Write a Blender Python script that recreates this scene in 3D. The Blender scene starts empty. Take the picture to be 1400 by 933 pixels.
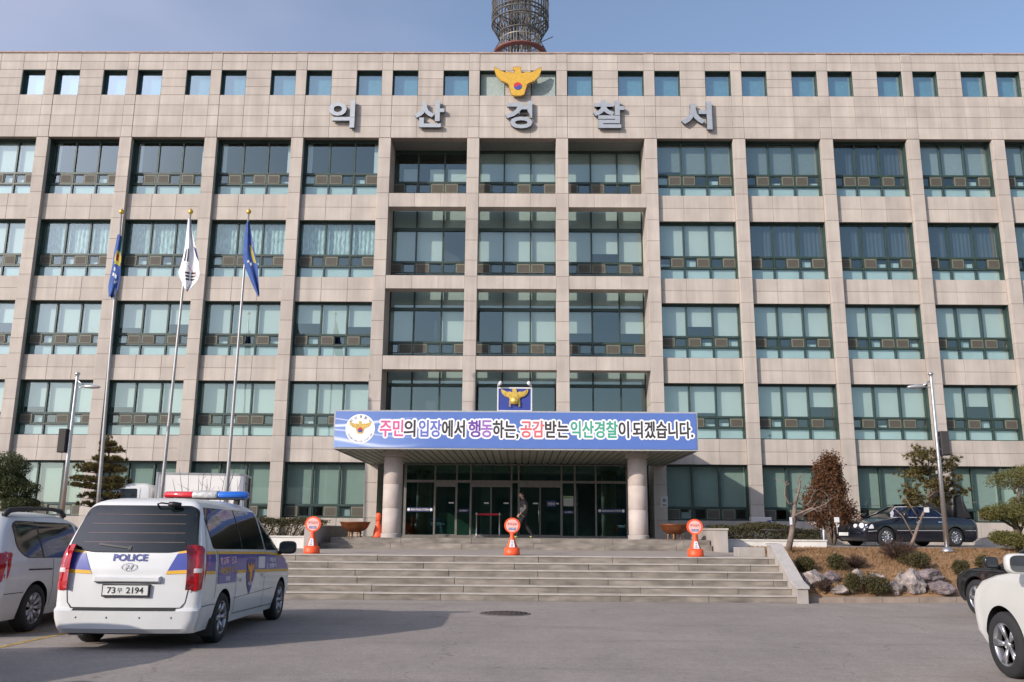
import bpy, bmesh, math, random
from math import sin, cos, pi, sqrt, atan2, radians
from mathutils import Vector, Matrix, noise as mnoise

rng = random.Random(7)
SC = bpy.context.scene
COL = SC.collection

# ------------------------------------------------------------------ camera
FPX, TH, RO, YA, HE = 1202.4, -.2118, .0076, -.0106, 1.75


def cam_rows():
    cy, sy = cos(YA), sin(YA)
    Ry = Matrix(((cy, 0, -sy), (0, 1, 0), (sy, 0, cy)))
    c, s = cos(TH), sin(TH)
    Rx = Matrix(((1, 0, 0), (0, c, -s), (0, s, c)))
    c, s = cos(RO), sin(RO)
    Rz = Matrix(((c, -s, 0), (s, c, 0), (0, 0, 1)))
    return Rz @ Rx @ Ry


RM = cam_rows()


def ray(u, v):
    d = RM.transposed() @ Vector(((u - 700) / FPX, (v - 466.5) / FPX, 1))
    return Vector((d[0], d[2], -d[1]))


def at_depth(u, v, Y):
    d = ray(u, v)
    t = Y / d[1]
    return Vector((d[0] * t, Y, HE + d[2] * t))


def at_height(u, v, z):
    d = ray(u, v)
    t = (z - HE) / d[2]
    return Vector((d[0] * t, d[1] * t, z))


cd = bpy.data.cameras.new('camera')
cam = bpy.data.objects.new('camera', cd)
COL.objects.link(cam)
right = Vector((RM[0][0], RM[0][2], -RM[0][1]))
down = Vector((RM[1][0], RM[1][2], -RM[1][1]))
fwd = Vector((RM[2][0], RM[2][2], -RM[2][1]))
m = Matrix.Identity(4)
for r in range(3):
    m[r][0] = right[r]
    m[r][1] = -down[r]
    m[r][2] = -fwd[r]
m.translation = Vector((0, 0, HE))
cam.matrix_world = m
cd.sensor_width = 36
cd.lens = FPX / 1400 * 36
cd.clip_end = 3000
SC.camera = cam

# ------------------------------------------------------------------ materials
MATS = {}


def nodes_of(name):
    mt = bpy.data.materials.new(name)
    mt.use_nodes = True
    nt = mt.node_tree
    return mt, nt, nt.nodes['Principled BSDF']


def lin(r, g, b):
    def f(c):
        c /= 255
        return c / 12.92 if c <= .04045 else ((c + .055) / 1.055) ** 2.4
    return (f(r), f(g), f(b), 1)


def mat(name, col, rough=.6, metal=0, noise=.12, scale=6, bump=0, bscale=60, island=0, coat=0, spec=.5, stretch=None, detail=5, streak=0):
    """Principled surface with procedural colour wear, optional bump and per-piece variation."""
    if name in MATS:
        return MATS[name]
    mt, nt, b = nodes_of(name)
    N, L = nt.nodes, nt.links
    if len(col) == 3:
        col = (*col, 1)
    tc = N.new('ShaderNodeTexCoord')
    mp = N.new('ShaderNodeMapping')
    if stretch:
        mp.inputs['Scale'].default_value = stretch
    L.new(tc.outputs['Object'], mp.inputs['Vector'])
    nz = N.new('ShaderNodeTexNoise')
    nz.inputs['Scale'].default_value = scale
    nz.inputs['Detail'].default_value = detail
    L.new(mp.outputs[0], nz.inputs['Vector'])
    rm = N.new('ShaderNodeMapRange')
    rm.inputs['From Min'].default_value = .3
    rm.inputs['From Max'].default_value = .7
    rm.inputs['To Min'].default_value = 1 - noise
    rm.inputs['To Max'].default_value = 1 + noise
    L.new(nz.outputs['Fac'], rm.inputs['Value'])
    val = rm.outputs[0]
    if streak:                      # rain streaks: noise drawn out downwards
        m3 = N.new('ShaderNodeMapping')
        m3.inputs['Scale'].default_value = (2.6, 2.6, .16)
        L.new(tc.outputs['Object'], m3.inputs['Vector'])
        n3 = N.new('ShaderNodeTexNoise')
        n3.inputs['Scale'].default_value = 1.0
        n3.inputs['Detail'].default_value = 7
        n3.inputs['Roughness'].default_value = .65
        L.new(m3.outputs[0], n3.inputs['Vector'])
        r3 = N.new('ShaderNodeMapRange')
        r3.inputs['From Min'].default_value = .35
        r3.inputs['From Max'].default_value = .72
        r3.inputs['To Min'].default_value = 1 + streak * .5
        r3.inputs['To Max'].default_value = 1 - streak * 1.5
        L.new(n3.outputs['Fac'], r3.inputs['Value'])
        m4 = N.new('ShaderNodeMath')
        m4.operation = 'MULTIPLY'
        L.new(val, m4.inputs[0])
        L.new(r3.outputs[0], m4.inputs[1])
        val = m4.outputs[0]
    if island:
        ge = N.new('ShaderNodeNewGeometry')
        r2 = N.new('ShaderNodeMapRange')
        r2.inputs['To Min'].default_value = 1 - island
        r2.inputs['To Max'].default_value = 1 + island
        L.new(ge.outputs['Random Per Island'], r2.inputs['Value'])
        mu = N.new('ShaderNodeMath')
        mu.operation = 'MULTIPLY'
        L.new(val, mu.inputs[0])
        L.new(r2.outputs[0], mu.inputs[1])
        val = mu.outputs[0]
    vm = N.new('ShaderNodeVectorMath')
    vm.operation = 'SCALE'
    vm.inputs[0].default_value = col[:3]
    L.new(val, vm.inputs['Scale'])
    L.new(vm.outputs[0], b.inputs['Base Color'])
    b.inputs['Roughness'].default_value = rough
    b.inputs['Metallic'].default_value = metal
    b.inputs['Specular IOR Level'].default_value = spec
    if coat:
        b.inputs['Coat Weight'].default_value = coat
        b.inputs['Coat Roughness'].default_value = .04
    if bump:
        n2 = N.new('ShaderNodeTexNoise')
        n2.inputs['Scale'].default_value = bscale
        n2.inputs['Detail'].default_value = 6
        L.new(mp.outputs[0], n2.inputs['Vector'])
        bp = N.new('ShaderNodeBump')
        bp.inputs['Strength'].default_value = bump
        bp.inputs['Distance'].default_value = .02
        L.new(n2.outputs['Fac'], bp.inputs['Height'])
        L.new(bp.outputs[0], b.inputs['Normal'])
    MATS[name] = mt
    return mt


def glass_mat(name, tint, refl=.12, rough=.01, wave=.004, gcol=(.85, .95, .95)):
    if name in MATS:
        return MATS[name]
    mt, nt, b = nodes_of(name)
    N, L = nt.nodes, nt.links
    N.remove(b)
    out = N['Material Output']
    tr = N.new('ShaderNodeBsdfTransparent')
    tr.inputs[0].default_value = (*tint, 1)
    gl = N.new('ShaderNodeBsdfGlossy')
    gl.inputs['Color'].default_value = (*gcol, 1)
    gl.inputs['Roughness'].default_value = rough
    tc = N.new('ShaderNodeTexCoord')
    nz = N.new('ShaderNodeTexNoise')
    nz.inputs['Scale'].default_value = .9
    L.new(tc.outputs['Object'], nz.inputs['Vector'])
    bp = N.new('ShaderNodeBump')
    bp.inputs['Strength'].default_value = .3
    bp.inputs['Distance'].default_value = wave
    L.new(nz.outputs['Fac'], bp.inputs['Height'])
    L.new(bp.outputs[0], gl.inputs['Normal'])
    fr = N.new('ShaderNodeLayerWeight')
    fr.inputs['Blend'].default_value = .5
    pw = N.new('ShaderNodeMath')
    pw.operation = 'POWER'
    pw.inputs[1].default_value = 5
    L.new(fr.outputs['Facing'], pw.inputs[0])
    mr = N.new('ShaderNodeMapRange')
    mr.inputs['To Min'].default_value = refl
    L.new(pw.outputs[0], mr.inputs['Value'])
    mx = N.new('ShaderNodeMixShader')
    L.new(mr.outputs[0], mx.inputs[0])
    L.new(tr.outputs[0], mx.inputs[1])
    L.new(gl.outputs[0], mx.inputs[2])
    L.new(mx.outputs[0], out.inputs['Surface'])
    MATS[name] = mt
    return mt


def leaf_mat(name, c1, c2, trans=.25):
    if name in MATS:
        return MATS[name]
    mt, nt, b = nodes_of(name)
    N, L = nt.nodes, nt.links
    ge = N.new('ShaderNodeNewGeometry')
    mx = N.new('ShaderNodeMix')
    mx.data_type = 'RGBA'
    mx.inputs[6].default_value = (*c1, 1)
    mx.inputs[7].default_value = (*c2, 1)
    L.new(ge.outputs['Random Per Island'], mx.inputs[0])
    L.new(mx.outputs[2], b.inputs['Base Color'])
    b.inputs['Roughness'].default_value = .7
    tl = N.new('ShaderNodeBsdfTranslucent')
    L.new(mx.outputs[2], tl.inputs[0])
    ms = N.new('ShaderNodeMixShader')
    ms.inputs[0].default_value = trans
    L.new(b.outputs[0], ms.inputs[1])
    L.new(tl.outputs[0], ms.inputs[2])
    L.new(ms.outputs[0], N['Material Output'].inputs['Surface'])
    MATS[name] = mt
    return mt


STONE = mat('pink_granite', (.425, .372, .322), .75, noise=.09, scale=1.1, island=.06, bump=.08, bscale=40, streak=.12)
STONE_DARK = mat('joint_mortar', (.25, .195, .165), .9)
STONE_RECESS = mat('grey_granite_wall', (.36, .32, .29), .8, noise=.12, scale=2)
FRAME = mat('green_aluminium', (.024, .046, .038), .45, noise=.2, scale=3, spec=.5)
BRONZE = mat('grey_aluminium', (.20, .185, .165), .4, metal=.4, noise=.15)
GLASS = glass_mat('window_glass', (.735, .825, .81), .17, gcol=(.78, .92, .90))
GLASS_UP = glass_mat('attic_glass', (.62, .80, .84), .36, gcol=(.78, .92, .95))
GLASS_DARK = glass_mat('lobby_glass', (.45, .66, .58), .16, gcol=(.42, .75, .66))
BLIND = mat('roller_blind', (.56, .58, .55), .9, noise=.04, scale=.8, island=.05)
BLIND_GREY = mat('grey_slat_blind', (.30, .33, .34), .8, noise=.05)
BLIND_GREEN = mat('green_grey_blind', (.40, .455, .41), .9, noise=.05, scale=1)
FILM = mat('pale_window_film', (.50, .57, .57), .9, noise=.07, scale=1.2, island=.06)
LACE = mat('lace_curtain', (.42, .50, .50), .9, noise=.55, scale=7, stretch=(2.2, 1, .5))
CURTAIN = mat('dark_curtain', (.06, .075, .10), .9, noise=.25, scale=4, stretch=(6, 1, .3))
CURTAIN_W = mat('white_curtain', (.62, .63, .62), .9, noise=.1, scale=3, stretch=(6, 1, .3))
LOUVRE = mat('brown_louvre', (.062, .052, .045), .7, noise=.25, scale=20)
LOUVRE_F = mat('tan_louvre_frame', (.16, .155, .11), .6, noise=.1)
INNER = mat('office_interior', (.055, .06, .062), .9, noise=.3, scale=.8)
LOBBY = mat('lobby_interior', (.10, .13, .12), .9, noise=.3, scale=.8)
SOFFIT = mat('canopy_strip', (.30, .31, .25), .55, noise=.12, scale=2, metal=.2)
WHITE_METAL = mat('white_metal', (.62, .62, .63), .4, noise=.05)
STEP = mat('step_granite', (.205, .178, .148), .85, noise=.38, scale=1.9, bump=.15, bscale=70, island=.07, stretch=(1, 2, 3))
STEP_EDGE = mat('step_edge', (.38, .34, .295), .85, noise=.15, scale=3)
PAVE = mat('landing_paving', (.31, .265, .225), .85, noise=.12, scale=2, bump=.1)
WHITE_WALL = mat('white_planter_paint', (.62, .60, .56), .7, noise=.10, scale=2)
STEEL = mat('brushed_steel', (.50, .50, .50), .35, metal=.85, noise=.08)
GOLD = mat('gold_paint', (.62, .36, .045), .45, metal=.25, noise=.12, scale=8)
GOLD_M = mat('gold_relief', (.72, .47, .10), .35, metal=.6, noise=.25, scale=9)
RED = mat('emblem_red', (.50, .02, .03), .5)
BLUE = mat('emblem_blue', (.03, .06, .30), .5)
BLACK = mat('black_plastic', (.012, .012, .014), .5, noise=.1)
RUBBER = mat('tyre_rubber', (.018, .018, .019), .85, noise=.2)
ALLOY = mat('alloy_rim', (.38, .38, .40), .35, metal=.8, noise=.1)
CHROME = mat('chrome', (.8, .8, .82), .12, metal=1, noise=.03)
PAINT_W = mat('white_car_paint', (.62, .62, .61), .35, noise=.06, scale=1.6, coat=.5, detail=8)
PAINT_W2 = mat('dusty_white_paint', (.58, .585, .58), .4, noise=.07, scale=1.6, coat=.4, detail=8)
PAINT_K = mat('navy_black_paint', (.006, .007, .013), .25, noise=.1, coat=.9)
CAR_GLASS = mat('tinted_car_glass', (.008, .011, .011), .06, noise=.05, spec=.55)
TAIL = mat('tail_lamp_red', (.38, .008, .012), .15, noise=.25, scale=14, coat=.8)
TAIL_C = mat('tail_lamp_clear', (.55, .48, .47), .2, noise=.2, scale=20, coat=.8)
ORANGE = mat('orange_plastic', (.80, .085, .018), .5, noise=.08, scale=6)
COPPER = mat('copper_bowl', (.22, .075, .03), .45, metal=.55, noise=.25, scale=5)
BARK = mat('bark', (.10, .075, .055), .9, noise=.3, scale=9, bump=.4, bscale=25)
BARK_P = mat('pale_bark', (.17, .125, .10), .9, noise=.3, scale=9)


def prop(name, col, **k):
    return mat(name, col, **k)


# ------------------------------------------------------------------ mesh builder
class MB:
    def __init__(s):
        s.v = []
        s.f = []
        s.mi = []
        s.smooth = []

    def add(s, vs, fs, mi=0, sm=False):
        o = len(s.v)
        s.v += [tuple(p) for p in vs]
        for f in fs:
            s.f.append(tuple(i + o for i in f))
            s.mi.append(mi)
            s.smooth.append(sm)
        return s

    def box(s, x0, x1, y0, y1, z0, z1, mi=0):
        return s.add([(x0, y0, z0), (x1, y0, z0), (x1, y1, z0), (x0, y1, z0), (x0, y0, z1), (x1, y0, z1), (x1, y1, z1), (x0, y1, z1)],
                     [(0, 3, 2, 1), (4, 5, 6, 7), (0, 1, 5, 4), (1, 2, 6, 5), (2, 3, 7, 6), (3, 0, 4, 7)], mi)

    def bbox(s, x0, x1, y0, y1, z0, z1, b=.01, mi=0):
        """box with chamfered front (-y) edges"""
        vs = [(x0, y0 + b, z0), (x1, y0 + b, z0), (x1, y0 + b, z1), (x0, y0 + b, z1),
              (x0 + b, y0, z0 + b), (x1 - b, y0, z0 + b), (x1 - b, y0, z1 - b), (x0 + b, y0, z1 - b),
              (x0, y1, z0), (x1, y1, z0), (x1, y1, z1), (x0, y1, z1)]
        return s.add(vs, [(4, 5, 6, 7), (0, 1, 5, 4), (1, 2, 6, 5), (2, 3, 7, 6), (3, 0, 4, 7), (8, 9, 1, 0), (9, 10, 2, 1), (10, 11, 3, 2), (11, 8, 0, 3), (11, 10, 9, 8)], mi)

    def tube(s, pts, rads, n=8, mi=0, cap=True, sm=True):
        pts = [Vector(p) for p in pts]
        if not isinstance(rads, (list, tuple)):
            rads = [rads] * len(pts)
        rings = []
        prev = None
        for i, p in enumerate(pts):
            a = pts[max(0, i - 1)]
            b = pts[min(len(pts) - 1, i + 1)]
            d = (b - a)
            if d.length < 1e-9:
                d = Vector((0, 0, 1))
            d.normalize()
            if prev is None:
                u = Vector((1, 0, 0)) if abs(d.x) < .9 else Vector((0, 1, 0))
            else:
                u = prev
            u = (u - d * u.dot(d))
            if u.length < 1e-6:
                u = d.orthogonal()
            u.normalize()
            prev = u
            w = d.cross(u)
            rings.append([p + (u * cos(2 * pi * k / n) + w * sin(2 * pi * k / n)) * rads[i] for k in range(n)])
        vs = [q for r_ in rings for q in r_]
        fs = []
        for i in range(len(rings) - 1):
            for k in range(n):
                k2 = (k + 1) % n
                fs.append((i * n + k, i * n + k2, (i + 1) * n + k2, (i + 1) * n + k))
        if cap:
            fs.append(tuple(range(n - 1, -1, -1)))
            fs.append(tuple((len(rings) - 1) * n + k for k in range(n)))
        return s.add(vs, fs, mi, sm)

    def lathe(s, prof, c=(0, 0, 0), n=24, axis='z', mi=0, sm=True, cap=True):
        if prof[0] == prof[-1]:
            cap = False
        """prof: list of (radius, height)."""
        vs = []
        for r, h in prof:
            for k in range(n):
                a = 2 * pi * k / n
                if axis == 'z':
                    vs.append((c[0] + r * cos(a), c[1] + r * sin(a), c[2] + h))
                elif axis == 'x':
                    vs.append((c[0] + h, c[1] + r * cos(a), c[2] + r * sin(a)))
                else:
                    vs.append((c[0] + r * cos(a), c[1] + h, c[2] + r * sin(a)))
        fs = []
        for i in range(len(prof) - 1):
            for k in range(n):
                k2 = (k + 1) % n
                fs.append((i * n + k, i * n + k2, (i + 1) * n + k2, (i + 1) * n + k))
        if cap and prof[0][0] > 1e-4:
            fs.append(tuple(range(n - 1, -1, -1)))
        if cap and prof[-1][0] > 1e-4:
            fs.append(tuple((len(prof) - 1) * n + k for k in range(n)))
        return s.add(vs, fs, mi, sm)

    def prism(s, poly, y0, y1, mi=0):
        """polygon in (x, z) extruded from y0 (front) to y1."""
        n = len(poly)
        vs = [(x, y0, z) for x, z in poly] + [(x, y1, z) for x, z in poly]
        fs = [tuple(range(n)), tuple(range(2 * n - 1, n - 1, -1))]
        for k in range(n):
            k2 = (k + 1) % n
            fs.append((k, n + k, n + k2, k2))
        return s.add(vs, fs, mi)

    def build(s, name, mats, parent=None, loc=None, fix=True):
        me = bpy.data.meshes.new(name)
        me.from_pydata(s.v, [], s.f)
        if not isinstance(mats, (list, tuple)):
            mats = [mats]
        for x in mats:
            me.materials.append(x)
        me.polygons.foreach_set('material_index', s.mi)
        me.polygons.foreach_set('use_smooth', s.smooth)
        if fix:
            bm = bmesh.new()
            bm.from_mesh(me)
            bmesh.ops.recalc_face_normals(bm, faces=bm.faces)
            bm.to_mesh(me)
            bm.free()
        me.update()
        return link(name, me, parent, loc)


def link(name, me, parent=None, loc=None):
    o = bpy.data.objects.new(name, me)
    COL.objects.link(o)
    if parent is not None:
        o.parent = parent
    if loc is not None:
        o.location = loc
    return o


def tag(o, label=None, cat=None, group=None, kind=None):
    if label:
        o['label'] = label
    if cat:
        o['category'] = cat
    if group:
        o['group'] = group
    if kind:
        o['kind'] = kind
    return o


def thing(name, label, cat, loc=(0, 0, 0), rz=0, group=None, scale=1):
    o = bpy.data.objects.new(name, None)
    COL.objects.link(o)
    o.location = loc
    o.rotation_euler = (0, 0, rz)
    o.scale = (scale,) * 3
    o.empty_display_size = .2
    return tag(o, label, cat, group)


def copy_thing(root, loc, rz=None, label=None):
    """copy a thing with its parts and sub-parts"""
    r = root.copy()
    COL.objects.link(r)
    r.location = loc
    if rz is not None:
        r.rotation_euler = (0, 0, rz)
    if label:
        r['label'] = label
    for ch in list(root.children):
        c = ch.copy()
        COL.objects.link(c)
        c.parent = r
        for g in list(ch.children):
            d = g.copy()
            COL.objects.link(d)
            d.parent = c
    return r


# ------------------------------------------------------------------ text
def text_mesh(body, bold=.0, extrude=.0, res=3):
    c = bpy.data.curves.new('t', 'FONT')
    c.body = body
    c.offset = bold
    c.extrude = extrude
    c.resolution_u = res
    o = bpy.data.objects.new('t', c)
    COL.objects.link(o)
    dg = bpy.context.evaluated_depsgraph_get()
    dg.update()
    me = bpy.data.meshes.new_from_object(o.evaluated_get(dg))
    bpy.data.objects.remove(o)
    bpy.data.curves.remove(c)
    return me


def fit_text(name, body, material, x0, x1, z0, z1, y, parent=None, bold=.015, depth=0.0, mapf=None, keep=None):
    """text filling the box x0..x1, z0..z1 on the plane y (front towards -y); depth = thickness forwards.
    keep=(outline pad) is used for halo copies: the letter box stays that of the unbolded word."""
    me = text_mesh(body, bold, .5 if depth else 0)
    ref = me if keep is None else text_mesh(body, keep, 0)
    xs = [v.co.x for v in ref.vertices]
    ys = [v.co.y for v in ref.vertices]
    a0, a1, b0, b1 = min(xs), max(xs), min(ys), max(ys)
    for v in me.vertices:
        X = x0 + (v.co.x - a0) / (a1 - a0) * (x1 - x0)
        Z = z0 + (v.co.y - b0) / (b1 - b0) * (z1 - z0)
        Y = y - (v.co.z + .5) * depth if depth else y
        p = Vector((X, Y, Z))
        v.co = mapf(X, Z) if mapf else p
    me.materials.clear()
    me.materials.append(material)
    me.name = name
    return link(name, me, parent)


# ------------------------------------------------------------------ emblem shapes
def eagle_poly(cx, cz, w):
    left = [(-.5, .57), (-.376, .5), (-.267, .458), (-.17, .47), (-.105, .44), (-.07, .46), (-.062, .505), (-.10, .525), (-.092, .563), (-.04, .572), (.055, .566), (.06, .50)]
    low = [(-.133, .024), (-.194, .218), (-.225, .25), (-.352, .295), (-.45, .385), (-.487, .475)]
    rt = [(.07, .46), (.105, .44), (.17, .47), (.267, .458), (.376, .5), (.5, .57), (.487, .475), (.45, .385), (.352, .295), (.225, .25), (.194, .218), (.133, .024), (.06, 0), (-.06, 0)]
    pts = [(x, z - .185) for x, z in left + rt + low]
    return [(cx + x * w, cz + z * w) for x, z in pts]


def disc_poly(cx, cz, r, n=20, a0=0, a1=2 * pi):
    full = abs(a1 - a0 - 2 * pi) < 1e-6
    return [(cx + r * cos(a0 + (a1 - a0) * k / (n if full else n - 1)), cz + r * sin(a0 + (a1 - a0) * k / (n if full else n - 1))) for k in range(n)]


def taegeuk(cx, cz, r, rot=-.5):
    """two comma halves as polygons in (x, z)"""
    n = 14
    up = [(r * cos(a), r * sin(a)) for a in [pi * k / n for k in range(n + 1)]]
    back = [(-r / 2 + r / 2 * cos(a), -r / 2 * sin(a)) for a in [pi - pi * k / n for k in range(1, n + 1)]]
    back2 = [(r / 2 - r / 2 * cos(a), r / 2 * sin(a)) for a in [pi * k / n for k in range(1, n)]]
    red = up + back + back2
    blue = [(-x, -z) for x, z in red]
    c, s = cos(rot), sin(rot)
    tr = lambda P: [(cx + c * x - s * z, cz + s * x + c * z) for x, z in P]
    return tr(red), tr(blue)


# ------------------------------------------------------------------ world, sun
SUN_EL, SUN_AZ = radians(24), radians(48)
w = bpy.data.worlds.new('World')
SC.world = w
w.use_nodes = True
nt = w.node_tree
N, L = nt.nodes, nt.links
bg = N['Background']
sky = N.new('ShaderNodeTexSky')
sky.sky_type = 'NISHITA'
sky.sun_disc = False
sky.sun_elevation = SUN_EL
sky.sun_rotation = pi + SUN_AZ
sky.altitude = 50
sky.air_density = 1.0
sky.dust_density = 1.2
sky.ozone_density = 2.0
tc = N.new('ShaderNodeTexCoord')
mp = N.new('ShaderNodeMapping')
mp.inputs['Scale'].default_value = (1, 1, 2.6)
L.new(tc.outputs['Generated'], mp.inputs[0])
nz = N.new('ShaderNodeTexNoise')
nz.inputs['Scale'].default_value = 1.1
nz.inputs['Detail'].default_value = 5
nz.inputs['Roughness'].default_value = .45
L.new(mp.outputs[0], nz.inputs['Vector'])
# more cloud to the west (-x)
sx = N.new('ShaderNodeSeparateXYZ')
L.new(tc.outputs['Generated'], sx.inputs[0])
ad = N.new('ShaderNodeMath')
ad.operation = 'MULTIPLY_ADD'
ad.inputs[1].default_value = -.42
L.new(sx.outputs['X'], ad.inputs[0])
L.new(nz.outputs['Fac'], ad.inputs[2])
cr = N.new('ShaderNodeMapRange')
cr.interpolation_type = 'SMOOTHSTEP'
cr.inputs['From Min'].default_value = .44
cr.inputs['From Max'].default_value = .80
cr.inputs['To Min'].default_value = .10
cr.inputs['To Max'].default_value = .82
L.new(ad.outputs[0], cr.inputs['Value'])
mx = N.new('ShaderNodeMix')
mx.data_type = 'RGBA'
sm = N.new('ShaderNodeMapRange')
sm.interpolation_type = 'SMOOTHSTEP'
sm.inputs['From Min'].default_value = .885
sm.inputs['From Max'].default_value = .955
sm.inputs['To Max'].default_value = .75
cm = N.new('ShaderNodeMath')
cm.operation = 'MAXIMUM'
L.new(cr.outputs[0], cm.inputs[0])
L.new(sm.outputs[0], cm.inputs[1])
L.new(cm.outputs[0], mx.inputs[0])
L.new(sky.outputs[0], mx.inputs[6])
# clouds brighten towards the sun
sdv = N.new('ShaderNodeVectorMath')
sdv.operation = 'DOT_PRODUCT'
sdv.inputs[1].default_value = (-sin(SUN_AZ) * cos(SUN_EL), -cos(SUN_AZ) * cos(SUN_EL), sin(SUN_EL))
L.new(tc.outputs['Generated'], sdv.inputs[0])
cb_ = N.new('ShaderNodeMapRange')
cb_.interpolation_type = 'SMOOTHSTEP'
cb_.inputs['From Min'].default_value = .80
cb_.inputs['From Max'].default_value = 1
cb_.inputs['To Min'].default_value = 1
cb_.inputs['To Max'].default_value = 4.2
L.new(sdv.outputs['Value'], cb_.inputs['Value'])
L.new(sdv.outputs['Value'], sm.inputs['Value'])
cv = N.new('ShaderNodeVectorMath')
cv.operation = 'SCALE'
cv.inputs[0].default_value = (3.75, 3.75, 4.75)
L.new(cb_.outputs[0], cv.inputs['Scale'])
L.new(cv.outputs[0], mx.inputs[7])
L.new(mx.outputs[2], bg.inputs['Color'])
bg.inputs['Strength'].default_value = .15

sl = bpy.data.lights.new('sun', 'SUN')
sl.energy = 3.5
sl.angle = radians(.5)
sl.color = (1, .91, .80)
so = bpy.data.objects.new('sun', sl)
COL.objects.link(so)
sd = Vector((-sin(SUN_AZ) * cos(SUN_EL), -cos(SUN_AZ) * cos(SUN_EL), sin(SUN_EL)))
so.rotation_euler = (-sd).to_track_quat('-Z', 'Y').to_euler()
so.location = sd * 60

vs = SC.view_settings
vs.view_transform = 'Standard'
vs.look = 'None'
vs.exposure = .33
vs.gamma = 1
vs.use_curve_mapping = False
SC.cycles.max_bounces = 8
SC.cycles.transparent_max_bounces = 12
SC.cycles.use_denoising = True

# ------------------------------------------------------------------ ground
def asphalt():
    mt, nt, b = nodes_of('asphalt')
    N, L = nt.nodes, nt.links
    tc = N.new('ShaderNodeTexCoord')

    def noise(sc, det=6, rough=.6, st=None):
        n = N.new('ShaderNodeTexNoise')
        n.inputs['Scale'].default_value = sc
        n.inputs['Detail'].default_value = det
        n.inputs['Roughness'].default_value = rough
        if st:
            mp = N.new('ShaderNodeMapping')
            mp.inputs['Scale'].default_value = st
            L.new(tc.outputs['Object'], mp.inputs[0])
            L.new(mp.outputs[0], n.inputs['Vector'])
        else:
            L.new(tc.outputs['Object'], n.inputs['Vector'])
        return n.outputs['Fac']

    def mr(x, a, b_, c, d):
        r = N.new('ShaderNodeMapRange')
        for i, q in enumerate((a, b_, c, d)):
            r.inputs[i + 1].default_value = q
        L.new(x, r.inputs[0])
        return r.outputs[0]

    def mul(a, b_):
        q = N.new('ShaderNodeMath')
        q.operation = 'MULTIPLY'
        L.new(a, q.inputs[0])
        L.new(b_, q.inputs[1])
        return q.outputs[0]
    big = mr(noise(.18, 5), .3, .7, .86, 1.12)
    track = mr(noise(.9, 5, .6, (.22, 1.6, 1)), .52, .75, 1, .80)
    mid = mr(noise(1.1, 6, .65, (1, .45, 1)), .3, .7, .90, 1.10)
    fine = mr(noise(26, 8, .85), .3, .7, .55, 1.45)
    grit = mr(noise(7, 5, .75), .3, .7, .86, 1.14)
    oil = mr(noise(1.3, 4, .6), .66, .73, 1, .62)
    vo = N.new('ShaderNodeTexVoronoi')
    vo.feature = 'DISTANCE_TO_EDGE'
    vo.inputs['Scale'].default_value = .16
    wp = N.new('ShaderNodeTexNoise')
    wp.inputs['Scale'].default_value = 1.2
    L.new(tc.outputs['Object'], wp.inputs['Vector'])
    va = N.new('ShaderNodeVectorMath')
    va.operation = 'MULTIPLY_ADD'
    va.inputs[1].default_value = (1.6, 1.6, 0)
    L.new(wp.outputs['Color'], va.inputs[0])
    L.new(tc.outputs['Object'], va.inputs[2])
    L.new(va.outputs[0], vo.inputs['Vector'])
    crack = mr(vo.outputs['Distance'], 0, .0035, .70, 1)
    k = mul(mul(mul(mul(mul(mul(big, mid), fine), oil), crack), track), grit)
    vm = N.new('ShaderNodeVectorMath')
    vm.operation = 'SCALE'
    vm.inputs[0].default_value = (.262, .228, .200)
    L.new(k, vm.inputs['Scale'])
    L.new(vm.outputs[0], b.inputs['Base Color'])
    b.inputs['Roughness'].default_value = .9
    bp = N.new('ShaderNodeBump')
    bp.inputs['Strength'].default_value = .35
    bp.inputs['Distance'].default_value = .01
    L.new(noise(90, 4, .8), bp.inputs['Height'])
    L.new(bp.outputs[0], b.inputs['Normal'])
    return mt


g = MB()
g.add([(-700, -500, 0), (700, -500, 0), (700, 900, 0), (-700, 900, 0)], [(0, 1, 2, 3)])
tag(g.build('ground', asphalt()), kind='structure')

# painted bay lines beside the parked vans
YEL = mat('worn_yellow_paint', (.36, .25, .07), .85, noise=.5, scale=9)
g = MB()
for (a, b_) in (((0, 885), (222, 837)), ((0, 868), (60, 862))):
    p, q = at_height(*a, .004), at_height(*b_, .004)
    p = p + (p - q).normalized() * 3
    d = (q - p).normalized()
    n = Vector((-d.y, d.x, 0)) * .06
    q = q + d * 2.0
    g.add([p - n, q - n, q + n, p + n], [(0, 1, 2, 3)])
tag(g.build('road_marking', YEL), kind='structure')

# manhole
t = thing('manhole_cover', 'round rusty manhole cover set in the asphalt before the steps', 'manhole', (-.32, 19.6, 0))
g = MB()
g.lathe([(.55, 0), (.55, .012), (.50, .014), (.50, .008), (0, .008)], n=32)
MH = mat('rusty_iron', (.055, .042, .038), .8, noise=.35, scale=14)
g.build('rim', mat('old_concrete_ring', (.13, .115, .11), .9, noise=.2), t)
g = MB()
g.lathe([(.49, .009), (.49, .02), (0, .02)], n=32)
for i in range(-4, 5):
    for j in range(-4, 5):
        if (i * i + j * j) * .1 * .1 < .44 ** 2:
            g.box(i * .1 - .03, i * .1 + .03, j * .1 - .012, j * .1 + .012, .02, .027)
g.build('lid', MH, t)

# ------------------------------------------------------------------ POLICE STATION
YF = 37.12                         # pilaster face
YS = YF + .20                      # spandrel face
YG = YF + .50                      # window plane
YR = 38.6                          # recessed window plane of the three middle bays


def colx(i):
    return -.206 + 4.031 * i - .0028 * i ** 3


NB = 7
station = thing('police_station', 'five storey pink granite police station with green framed windows and a recessed middle', 'building', (0, YF, 0))
OFF = Vector((0, -YF, 0))


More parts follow.
